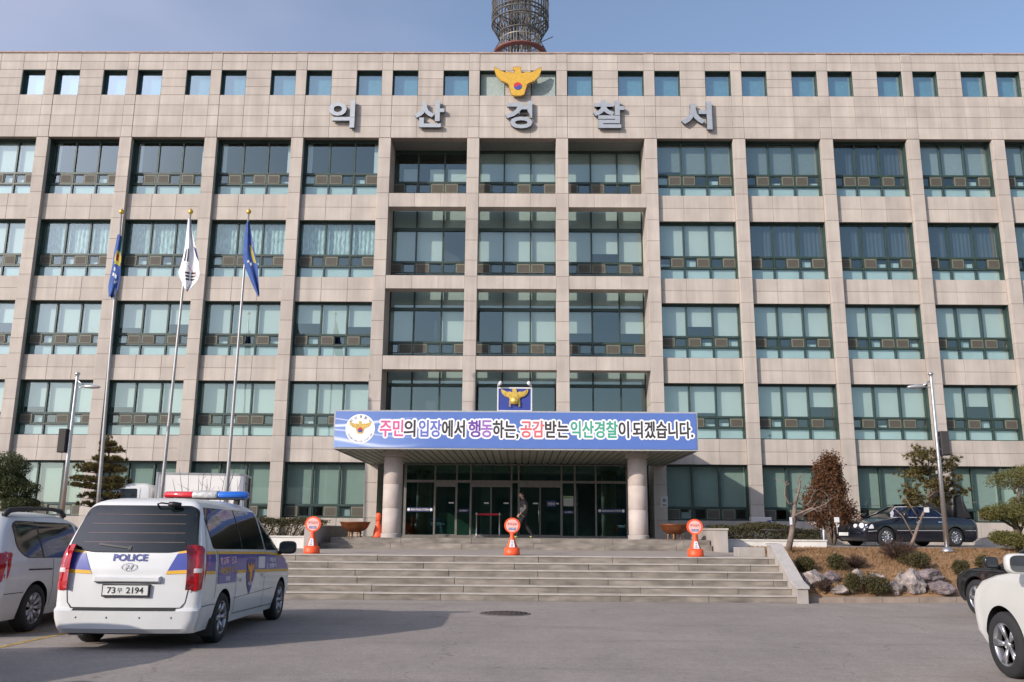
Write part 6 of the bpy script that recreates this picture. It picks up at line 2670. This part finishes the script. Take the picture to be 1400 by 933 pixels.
# ---- two cars at the right edge
def suv(name, lab, loc, rz, paint, sc, low=0.0):
    t = thing(name, lab, 'car', loc, rz, scale=sc)
    k = 1 - low
    Z = lambda z: z * k
    q = Body(yr=[(Z(.28), .10), (Z(.4), .0), (Z(.8), .02), (Z(1.05), .10), (Z(1.3), .35), (Z(1.55), .65), (Z(1.64), .85), (Z(1.70), 1.3)],
             yf=[(Z(.28), 4.42), (Z(.4), 4.5), (Z(.65), 4.52), (Z(.8), 4.46), (Z(.9), 4.30), (Z(.97), 4.0), (Z(1.03), 3.55), (Z(1.08), 3.2), (Z(1.35), 2.75), (Z(1.58), 2.3), (Z(1.65), 2.0), (Z(1.70), 1.6)],
             w=[(Z(.28), .86), (Z(.4), .91), (Z(.7), .93), (Z(.95), .91), (Z(1.03), .87), (Z(1.08), .86), (Z(1.3), .78), (Z(1.55), .69), (Z(1.63), .62), (Z(1.68), .50), (Z(1.70), .36)],
             rr=.25, rf=.40, bulge_r=.06, bulge_f=.25, taper=.05)
    lv = [Z(z) for z in (.28, .34, .4, .5, .6, .7, .8, .85, .9, .935, .97, 1.0, 1.03, 1.055, 1.08, 1.15, 1.25, 1.35, 1.45, 1.55, 1.6, 1.64, 1.67, 1.69, 1.70)]
    q.mesh(lv, 'body', [paint, BLACK], t, [(.85, .35), (3.62, .35)], .415)
    for sd, sn in ((1, 'right'), (-1, 'left')):
        wheel(t, sd * .81, .85, .35, sd, 5, .23)
        wheel(t, sd * .81, 3.62, .35, sd, 5, .23)
        w1 = rounded([(.62, Z(1.32)), (.55, Z(1.14)), (2.0, Z(1.08)), (1.95, Z(1.56)), (1.0, Z(1.56))], .06)
        q.patch('side_window', [w1], sn, CAR_GLASS, t, .007)
        w2 = rounded([(2.08, Z(1.08)), (2.02, Z(1.55)), (2.2, Z(1.53)), (2.6, Z(1.33)), (3.0, Z(1.09))], .05)
        q.patch('side_window', [w2], sn, CAR_GLASS, t, .007)
        q.each('door_gap', strip([(2.02, Z(1.08)), (2.02, Z(.35))], .010) + strip([(3.08, Z(1.04)), (3.08, Z(.4))], .010) + strip([(1.2, Z(.42)), (3.0, Z(.42))], .03), sn, GAP, t, .005)
        q.each('door_handle', [rounded([(2.1, Z(.86)), (2.28, Z(.86)), (2.28, Z(.90)), (2.1, Z(.90))], .02)], sn, paint, t, .025)
        mirror(t, sd * .98, 2.88, Z(1.06), sd, paint, 1.1)
        q.patch('headlight', [rounded([(sd * .50, Z(.68)), (sd * .84, Z(.72)), (sd * .86, Z(.86)), (sd * .55, Z(.80))], .04)], 'front', TAIL_C, t, .012, step=.06)
        q.patch('tail_lamp', [rounded([(sd * .62, Z(.80)), (sd * .88, Z(.80)), (sd * .86, Z(1.02)), (sd * .66, Z(1.0))], .04)], 'rear', TAIL, t, .012, step=.06)
    q.patch('windscreen', [rounded([(-.74, Z(1.10)), (-.58, Z(1.56)), (.58, Z(1.56)), (.74, Z(1.10))], .05)], 'front', CAR_GLASS, t, .008)
    q.patch('rear_window', [rounded([(-.70, Z(1.12)), (-.58, Z(1.50)), (.58, Z(1.50)), (.70, Z(1.12))], .05)], 'rear', CAR_GLASS, t, .008)
    mb = MB()
    mb.box(-.7, .7, .15, 4.2, .22, .3)
    mb.build('underbody', BLACK, t)
    return t


PAINT_PEARL = mat('pearl_white_paint', (.52, .52, .49), .35, noise=.03, scale=2, coat=.6)
PAINT_B = mat('black_car_paint', (.008, .008, .009), .3, noise=.1, coat=.8)


def place_suv(name, lab, wheel_px, phi, paint, sc, low=0):
    """put the front left tyre contact at the photographed pixel, heading turned left by phi"""
    p = at_height(*wheel_px, 0)
    lx, ly = -.92 * sc, 3.62 * sc
    c, s = cos(phi), sin(phi)
    return suv(name, lab, (p.x - (c * lx - s * ly), p.y - (s * lx + c * ly), 0), phi, paint, sc, low)


place_suv('parked_car', 'pearl white car with round white mirror cut by the right edge', (1378, 927), radians(0), PAINT_PEARL, 1.128, -.12)
place_suv('parked_car', 'black car with black mirror behind the white car at the right edge', (1338, 843), radians(8), PAINT_B, 1.1, .06)
suv('parked_car', 'dark car parked just outside the left edge, shading the police van', (-8.55, 11.9, 0), pi, PAINT_B, 1.128)

# ---- navy sedan on the drive with its boot open
SS = 1.05
TRIM = mat('bright_trim', (.55, .55, .57), .35, metal=.3, noise=.05)
pw, pr_ = at_depth(1211, 747, 32.0), at_depth(1308, 747, 34.0)
sedan = thing('sedan', 'navy black sedan with chrome trim and raised boot lid on the raised drive', 'car', (0, 0, 1.268), 0, scale=SS)
q = Body(yr=[(.2, .12), (.3, .02), (.6, .0), (.80, .04), (.93, .10), (.97, .25), (1.0, .70), (1.03, 1.12), (1.2, 1.40), (1.36, 1.75), (1.42, 2.0), (1.455, 2.4)],
         yf=[(.2, 4.80), (.3, 4.93), (.5, 4.97), (.65, 4.93), (.75, 4.82), (.82, 4.60), (.88, 4.25), (.94, 3.85), (.98, 3.62), (1.2, 3.18), (1.36, 2.85), (1.42, 2.65), (1.455, 2.45)],
         w=[(.2, .86), (.3, .90), (.55, .925), (.75, .92), (.88, .89), (.95, .86), (1.0, .84), (1.2, .75), (1.36, .66), (1.42, .58), (1.455, .42)],
         rr=.30, rf=.40, bulge_r=.08, bulge_f=.22, taper=.05)
q.mesh([.2, .25, .3, .4, .5, .6, .68, .75, .79, .82, .85, .88, .91, .94, .96, .98, 1.0, 1.03, 1.1, 1.2, 1.3, 1.36, 1.4, 1.425, 1.445, 1.455], 'body', [PAINT_K, BLACK], sedan, [(1.10, .325), (3.92, .325)], .375)
for sd, sn in ((1, 'right'), (-1, 'left')):
    for y in (1.10, 3.92):
        wheel(sedan, sd * .80, y, .325, sd, 10, .22)
    w1 = rounded([(1.50, 1.02), (1.78, 1.30), (2.05, 1.355), (2.95, 1.34), (3.50, 1.00)], .05)
    g1 = q.patch('side_window', [w1], sn, mat('blue_tint_glass', (.006, .012, .035), .06), sedan, .006)
    q.patch('chrome_trim', strip([(1.50, 1.00), (3.52, .985)], .022) + strip([(3.52, .985), (2.97, 1.355), (2.05, 1.375), (1.76, 1.315), (1.46, 1.0)], .024), sn, TRIM, g1, .012, step=.06)
    q.patch('pillar', strip([(2.42, 1.0), (2.42, 1.36)], .09) + strip([(1.72, 1.0), (1.80, 1.3)], .02), sn, BLACK, g1, .009)
    q.patch('side_moulding', strip([(.25, .56), (.72, .56)], .02) + strip([(1.48, .555), (3.52, .545)], .02) + strip([(4.32, .53), (4.72, .50)], .022), sn, TRIM, sedan, .014)
    q.each('door_gap', strip([(2.44, 1.0), (2.44, .3)], .010) + strip([(3.42, .98), (3.42, .3)], .010) + strip([(1.5, 1.0), (1.62, .6)], .010), sn, GAP, sedan, .005)
    q.each('door_handle', [rounded([(2.50, .80), (2.72, .80), (2.72, .84), (2.50, .84)], .02), rounded([(1.62, .82), (1.82, .82), (1.82, .86), (1.62, .86)], .02)], sn, CHROME, sedan, .03)
    mirror(sedan, sd * .98, 3.30, 1.0, sd, PAINT_K)
    # twin round lamps
    for x, r in ((.70, .115), (.47, .085)):
        mb = MB()
        yy = q.front_y(sd * x, .68)
        n = 22
        prof = [(r, -.06), (r, .0), (r * .8, .03), (0, .05)]
        mb.lathe(prof, (sd * x, yy - .01, .675), n, 'y')
        mb.build('headlight', mat('headlamp_glass', (.75, .75, .78), .12, noise=.2, scale=16, coat=.8), sedan)
    q.patch('headlight_wrap', [rounded([(4.42, .60), (4.70, .60), (4.70, .75), (4.45, .74)], .04)], sn, mat('headlamp_glass', (.62, .62, .66), .08, metal=.5), sedan, .01, step=.05)
q.patch('grille', [rounded([(-.30, .52), (.30, .52), (.34, .76), (-.34, .76)], .06)], 'front', CHROME, sedan, .02, step=.06)
q.patch('grille_mesh', [rounded([(-.26, .55), (.26, .55), (.30, .73), (-.30, .73)], .05)], 'front', BLACK, sedan, .026, step=.06)
q.patch('bumper_trim', strip([(-.75, .46), (.75, .46)], .025), 'front', CHROME, sedan, .015, step=.06)
mb = MB()
mb.box(-.25, .25, q.front_y(0, .4) + .01, q.front_y(0, .4) + .03, .36, .47)
mb.build('number_plate', mat('plate_white', (.60, .60, .57), .5), sedan)
q.patch('windscreen', [rounded([(-.78, 1.0), (-.60, 1.36), (.60, 1.36), (.78, 1.0)], .05)], 'front', CAR_GLASS, sedan, .008)
q.patch('rear_window', [rounded([(-.68, 1.06), (-.56, 1.34), (.56, 1.34), (.68, 1.06)], .05)], 'rear', CAR_GLASS, sedan, .008)
# raised boot lid
mb = MB()
vs_ = []
for j, (y, z) in enumerate(((.86, 1.03), (.84, 1.35), (.80, 1.70), (.72, 1.86), (.45, 1.93), (.08, 1.93))):
    for i in range(9):
        x = -.66 + 1.32 * i / 8
        vs_.append((x * (1 - .02 * j), y + .06 * (i / 4 - 1) ** 2, z))
for j, (y, z) in enumerate(((.80, 1.03), (.77, 1.34), (.73, 1.68), (.66, 1.80), (.44, 1.86), (.08, 1.87))):
    for i in range(9):
        x = -.66 + 1.32 * i / 8
        vs_.append((x * (1 - .02 * j), y + .06 * (i / 4 - 1) ** 2, z))
fs = []
for o_ in (0, 54):
    fs += [(o_ + j * 9 + i, o_ + j * 9 + i + 1, o_ + (j + 1) * 9 + i + 1, o_ + (j + 1) * 9 + i) for j in range(5) for i in range(8)]
edge = [j * 9 for j in range(6)] + [45 + i for i in range(1, 9)] + [j * 9 + 8 for j in range(4, -1, -1)] + [i for i in range(7, 0, -1)]
fs += [(edge[k], edge[(k + 1) % len(edge)], 54 + edge[(k + 1) % len(edge)], 54 + edge[k]) for k in range(len(edge))]
mb.add(vs_, fs, 0, True)
lid = mb.build('boot_lid', BLACK, sedan)
for sd in (-1, 1):
    mb = MB()
    mb.tube([(sd * .55, .30, .98), (sd * .55, .44, 1.86)], .016, 6)
    mb.build('strut', mat('dark_steel', (.12, .12, .12), .4, metal=.5), lid)
mb = MB()
mb.add([(x, y, z) for x in (-.56, .56) for y, z in ((.76, 1.02), (.70, 1.72), (.44, 1.80), (.08, 1.02))], [(0, 1, 2, 3), (7, 6, 5, 4), (0, 4, 5, 1), (1, 5, 6, 2), (2, 6, 7, 3), (3, 7, 4, 0)])
mb.build('lining', mat('boot_lining', (.02, .019, .02), .95), lid)
mb = MB()
mb.box(-.70, .70, .22, 1.05, 1.0, 1.012)
mb.build('boot_opening', BLACK, sedan)
mb = MB()
mb.box(-.7, .7, .2, 4.6, .16, .22)
mb.build('underbody', BLACK, sedan)
# heading: front towards the left of the picture, turned slightly to the camera
hd = radians(90 + 16)
cx_, cy_ = at_depth(1214, 747, 32.2).x, 32.2       # front left wheel of the car is nearest
c_, s_ = cos(hd), sin(hd)
lx, ly = -.91 * SS * -1, 3.92 * SS
# with the heading to -x the car's left side faces the camera
lx = -.91 * SS
sedan.rotation_euler = (0, 0, hd)
sedan.location = (cx_ - (c_ * lx - s_ * ly), cy_ - (s_ * lx + c_ * ly), 1.268)

# ---- white box truck behind the flagpoles
TS = 1.06
truck = thing('box_truck', 'small white box truck parked behind the flagpoles, its grey rear doors to the right', 'truck', (0, 0, 1.268), 0, scale=TS)
# x right, y forward
mb = MB()
mb.bbox(-.85, .85, .0, 2.85, .72, 2.24, .01)
TW = mat('truck_panel_white', (.78, .76, .73), .5, noise=.04, scale=1.5)
box = mb.build('cargo_box', TW, truck)
mb = MB()
for (a, b_, c, d, e, f) in ((-.87, -.84, -.02, 2.87, .70, .76), (-.87, -.84, -.02, 2.87, 2.20, 2.26), (.84, .87, -.02, 2.87, .70, .76), (.84, .87, -.02, 2.87, 2.20, 2.26), (-.87, -.84, -.02, .04, .76, 2.2), (-.87, -.84, 2.81, 2.87, .76, 2.2), (.84, .87, -.02, .04, .76, 2.2), (.84, .87, 2.81, 2.87, .76, 2.2)):
    mb.box(a, b_, c, d, e, f)
mb.build('edge_trim', mat('aluminium_trim', (.42, .42, .42), .4, metal=.5), box)
for sd in (-1, 1):
    mb = MB()
    mb.box(min(0, sd * .82) + .01, max(0, sd * .82) - .01, -.03, -.005, .76, 2.2)
    dr = mb.build('rear_door', mat('truck_door_grey', (.40, .40, .40), .5, noise=.05), truck)
    mb = MB()
    mb.tube([(sd * .15, -.05, .8), (sd * .15, -.05, 2.15)], .016, 6)
    for z in (.95, 1.4, 1.9):
        mb.box(sd * .80 - .05, sd * .80 + .05, -.05, -.031, z, z + .05)
    mb.build('latch_bar', BLACK, dr)
cb = Body(yr=[(.35, 2.98), (1.1, 2.98), (1.7, 3.02), (1.86, 3.1), (1.90, 3.25)], yf=[(.35, 4.55), (.6, 4.72), (1.0, 4.70), (1.15, 4.62), (1.7, 4.15), (1.84, 3.98), (1.90, 3.8)], w=[(.35, .80), (.6, .84), (1.1, .84), (1.7, .75), (1.84, .68), (1.90, .52)], rr=.12, rf=.25, bulge_r=.01, bulge_f=.12, taper=.02)
cb.mesh([.35, .5, .6, .8, 1.0, 1.1, 1.15, 1.3, 1.5, 1.7, 1.78, 1.84, 1.87, 1.89, 1.90], 'cab', [PAINT_W, BLACK], truck, [(4.1, .3)], .34)
for sd, sn in ((1, 'right'), (-1, 'left')):
    cb.patch('side_window', [rounded([(3.42, 1.14), (3.46, 1.72), (4.02, 1.70), (4.50, 1.14)], .06)], sn, CAR_GLASS, truck, .006)
    cb.patch('window_divider', strip([(4.22, 1.16), (4.10, 1.64)], .035), sn, PAINT_W, truck, .012)
    cb.patch('door_gap', strip([(3.36, 1.75), (3.33, .5)], .012), sn, GAP, truck, .005)
    wheel(truck, sd * .72, 4.1, .30, sd, 6, .19)
    wheel(truck, sd * .72, .9, .30, sd, 6, .19)
    mirror(truck, sd * .98, 4.42, 1.25, sd, BLACK, 1.1)
cb.patch('windscreen', [rounded([(-.72, 1.18), (-.60, 1.70), (.60, 1.70), (.72, 1.18)], .05)], 'front', CAR_GLASS, truck, .008)
mb = MB()
mb.box(-.4, -.25, .1, 4.0, .45, .70)
mb.box(.25, .4, .1, 4.0, .45, .70)
for y in (.3, 1.2, 2.2, 2.7):
    mb.box(-.8, .8, y, y + .08, .62, .715)
mb.build('chassis', BLACK, truck)
hd = radians(90 + 10)
p = at_depth(335, 655, 31.9)
# the near rear corner (left side faces the camera)
c_, s_ = cos(hd), sin(hd)
lx, ly = -.86 * TS, 0
truck.rotation_euler = (0, 0, hd)
truck.location = (p.x - (c_ * lx - s_ * ly), 31.9 - (s_ * lx + c_ * ly), 1.268)


# ------------------------------------------------------------------ person walking past the doors
def skin(name, verts, edges, radii, material, parent, sub=2, root=0):
    me = bpy.data.meshes.new(name)
    me.from_pydata([Vector(v) for v in verts], edges, [])
    o = bpy.data.objects.new(name, me)
    COL.objects.link(o)
    sk = o.modifiers.new('skin', 'SKIN')
    sk.use_smooth_shade = True
    me.skin_vertices[0]
    for i, r in enumerate(radii):
        r = r if isinstance(r, tuple) else (r, r)
        me.skin_vertices[0].data[i].radius = r
        me.skin_vertices[0].data[i].use_root = i == root
    o.modifiers.new('sub', 'SUBSURF').levels = sub
    bpy.context.view_layer.update()
    dg = bpy.context.evaluated_depsgraph_get()
    m2 = bpy.data.meshes.new_from_object(o.evaluated_get(dg))
    bpy.data.objects.remove(o)
    for x in (material if isinstance(material, (list, tuple)) else [material]):
        m2.materials.append(x)
    m2.name = name
    for pg in m2.polygons:
        pg.use_smooth = True
    return link(name, m2, parent)


pp = at_depth(716, 737, 32.7)
per = thing('person', 'person in dark jacket and black trousers walking left past the lobby doors', 'person', (pp.x, 32.7, 1.47), scale=.94)
# walks towards -x; y is the body's sideways axis (right hand side is +y)
V = [(0, 0, .95), (-.01, 0, 1.10), (-.02, 0, 1.28), (-.03, 0, 1.43), (-.045, 0, 1.50), (-.07, 0, 1.56),      # 0-5 pelvis..neck
     (0, -.09, .90), (-.17, -.09, .50), (-.26, -.09, .10), (-.28, -.09, .05), (-.42, -.09, .03),           # 6-10 near leg forward
     (0, .09, .90), (.06, .09, .50), (.30, .09, .17), (.34, .09, .10), (.24, .09, .03),                    # 11-15 far leg behind
     (-.03, -.20, 1.40), (.09, -.26, 1.14), (-.09, -.25, .95), (-.15, -.24, .90),                           # 16-19 near arm back, bent
     (-.03, .20, 1.40), (.05, .25, 1.14), (.02, .24, .90), (-.01, .235, .83)]                            # 20-23 far arm forward
Eg = [(0, 1), (1, 2), (2, 3), (3, 4), (4, 5), (0, 6), (6, 7), (7, 8), (8, 9), (9, 10), (0, 11), (11, 12), (12, 13), (13, 14), (14, 15), (3, 16), (16, 17), (17, 18), (18, 19), (3, 20), (20, 21), (21, 22), (22, 23)]
Rd = [(.165, .18), (.17, .18), (.175, .20), (.125, .14), .07, .058, .115, .088, .065, .05, .04, .115, .088, .065, .05, .04, .088, .07, .052, .036, .088, .07, .052, .036]
SKIN = mat('skin', (.52, .30, .22), .6)
JACKET = mat('dark_jacket', (.075, .068, .066), .8, noise=.2, scale=12)
TROU = mat('black_trousers', (.012, .012, .014), .85)
SHOE = mat('yellow_green_shoe', (.35, .36, .08), .6)
HAIR = mat('black_hair', (.015, .012, .011), .6)
body = skin('body', V, Eg, Rd, [JACKET, TROU, SHOE, SKIN], per)
for pg in body.data.polygons:
    c = pg.center
    arm = abs(c.y) > .155 and c.z > .80
    if c.z < .075:
        pg.material_index = 2
    elif c.z < .93 and not arm:
        pg.material_index = 1
    elif (c.z > 1.49) or (arm and c.z < .875 and c.y > 0) or (c.x < -.125 and c.y < -.2 and .82 < c.z < .96):
        pg.material_index = 3
# head with face
mb = MB()
hd_ = []
n, mrows = 20, 14
for j in range(mrows + 1):
    ph = -pi / 2 + pi * j / mrows
    for i in range(n):
        th = 2 * pi * i / n
        x, y, z = cos(ph) * cos(th), cos(ph) * sin(th), sin(ph)
        X, Y, Z = x * .098, y * .077, z * .118
        if z < -.2:
            Y *= 1 + .35 * (z + .2)
            X = X * (1 + .25 * (z + .2)) - .012
        hd_.append((X, Y, Z))
mb.add(hd_, [(j * n + i, j * n + (i + 1) % n, (j + 1) * n + (i + 1) % n, (j + 1) * n + i) for j in range(mrows) for i in range(n)], 0, True)
mb.add([(-.092, -.014, .015), (-.092, .014, .015), (-.122, 0, -.03), (-.092, -.016, -.038), (-.092, .016, -.038)], [(0, 1, 2), (0, 2, 3), (1, 4, 2), (3, 2, 4)], 0)
for s in (-1, 1):
    mb.lathe([(.0, -.008), (.016, -.005), (.022, .0), (.016, .008), (0, .01)], (.005, s * .078, -.005), 10, 'y')
for i, v in enumerate(mb.v):
    mb.v[i] = (v[0] - .085, v[1], v[2] + 1.655)
mb.build('head', SKIN, per)
mb = MB()
for s in (-1, 1):
    mb.lathe([(.0, -.006), (.010, 0), (0, .006)], (-.170, s * .032, 1.668), 8, 'x')
    mb.box(-.178, -.165, s * .032 - .016, s * .032 + .016, 1.686, 1.692)
mb.build('eye', HAIR, per)
mb = MB()
mb.box(-.178, -.168, -.022, .022, 1.598, 1.605)
mb.build('mouth', mat('lip', (.25, .09, .08), .6), per)
mb = MB()
hv = []
for j in range(9):
    ph = pi / 2 - (pi * .56) * j / 8
    for i in range(n):
        th = 2 * pi * i / n
        lim = 1.0
        x, y, z = cos(ph) * cos(th), cos(ph) * sin(th), sin(ph)
        z = max(z, .42 if x < -.55 else (.10 if x < -.2 else -.45))
        r_ = sqrt(max(0, 1 - z * z))
        l_ = sqrt(x * x + y * y) or 1
        hv.append((-.085 + x / l_ * min(r_, l_ if j < 8 else r_) * .106 + .004, y / l_ * min(r_, l_ if j < 8 else r_) * .085, 1.655 + z * .126))
mb.add(hv, [(j * n + i, j * n + (i + 1) % n, (j + 1) * n + (i + 1) % n, (j + 1) * n + i) for j in range(8) for i in range(n)], 0, True)
mb.build('hair', HAIR, per)
# hands: palm, four fingers and a thumb each
for (wx, wy, wz, dx, dz, s) in ((-.15, -.24, .90, -.7, -.7, -1), (-.01, .235, .83, -.1, -1, 1)):
    d = Vector((dx, 0, dz)).normalized()
    sdv = Vector((0, 1, 0))
    nv = d.cross(sdv)
    W0 = Vector((wx, wy, wz))
    hv_, he_, hr_ = [W0, W0 + d * .05, W0 + d * .085], [(0, 1), (1, 2)], [.03, (.034, .02), (.034, .02)]
    for k, (o_, ln) in enumerate(((-.03, .065), (-.01, .078), (.01, .074), (.03, .058))):
        b0_ = len(hv_)
        a0 = W0 + d * .085 + nv * o_
        hv_ += [a0, a0 + d * ln * .5 + sdv * .008 * -s, a0 + d * ln * .9 + sdv * .028 * -s]
        he_ += [(2, b0_), (b0_, b0_ + 1), (b0_ + 1, b0_ + 2)]
        hr_ += [.0095, .009, .007]
    b0_ = len(hv_)
    hv_ += [W0 + d * .03 - nv * .04, W0 + d * .07 - nv * .055 + sdv * .015 * -s]
    he_ += [(1, b0_), (b0_, b0_ + 1)]
    hr_ += [.012, .009]
    skin('hand', hv_, he_, hr_, SKIN, per, 1)
# yellow collar mark and shoulder patch
mb = MB()
mb.tube([(-.12, -.06, 1.42), (-.06, -.10, 1.475), (.03, -.08, 1.49)], .014, 6)
mb.tube([(.02, -.262, 1.33), (.03, -.272, 1.26)], .016, 6)
mb.build('collar_trim', SYL, per)

# ------------------------------------------------------------------ unseen building added across the street so the glass mirrors something dark
nbh = thing('mirrored_building', 'long brown building added out of view across the street for the glass to mirror', 'building', (0, -38, 0))
mb = MB()
mb.box(-55, 60, -12, 0, 0, 9.5)
mb.build('wall', mat('brown_brick', (.12, .085, .065), .9, noise=.2), nbh)
mb = MB()
mb.box(-55.3, 60.3, -12.3, .3, 9.5, 9.9)
mb.build('roof', mat('roof_grey', (.10, .10, .10), .9), nbh)
w0 = None
for r in range(3):
    for k in range(18):
        if w0 is None:
            mb = MB()
            mb.box(-1.6, 1.6, 0, .06, 0, 1.7)
            w0 = mb.build('window', mat('far_window', (.02, .025, .03), .1), nbh)
            w0.location = (-51 + k * 6.2, 0, 1 + 2.9 * r)
        else:
            o = w0.copy()
            COL.objects.link(o)
            o.location = (-51 + k * 6.2, 0, 1 + 2.9 * r)
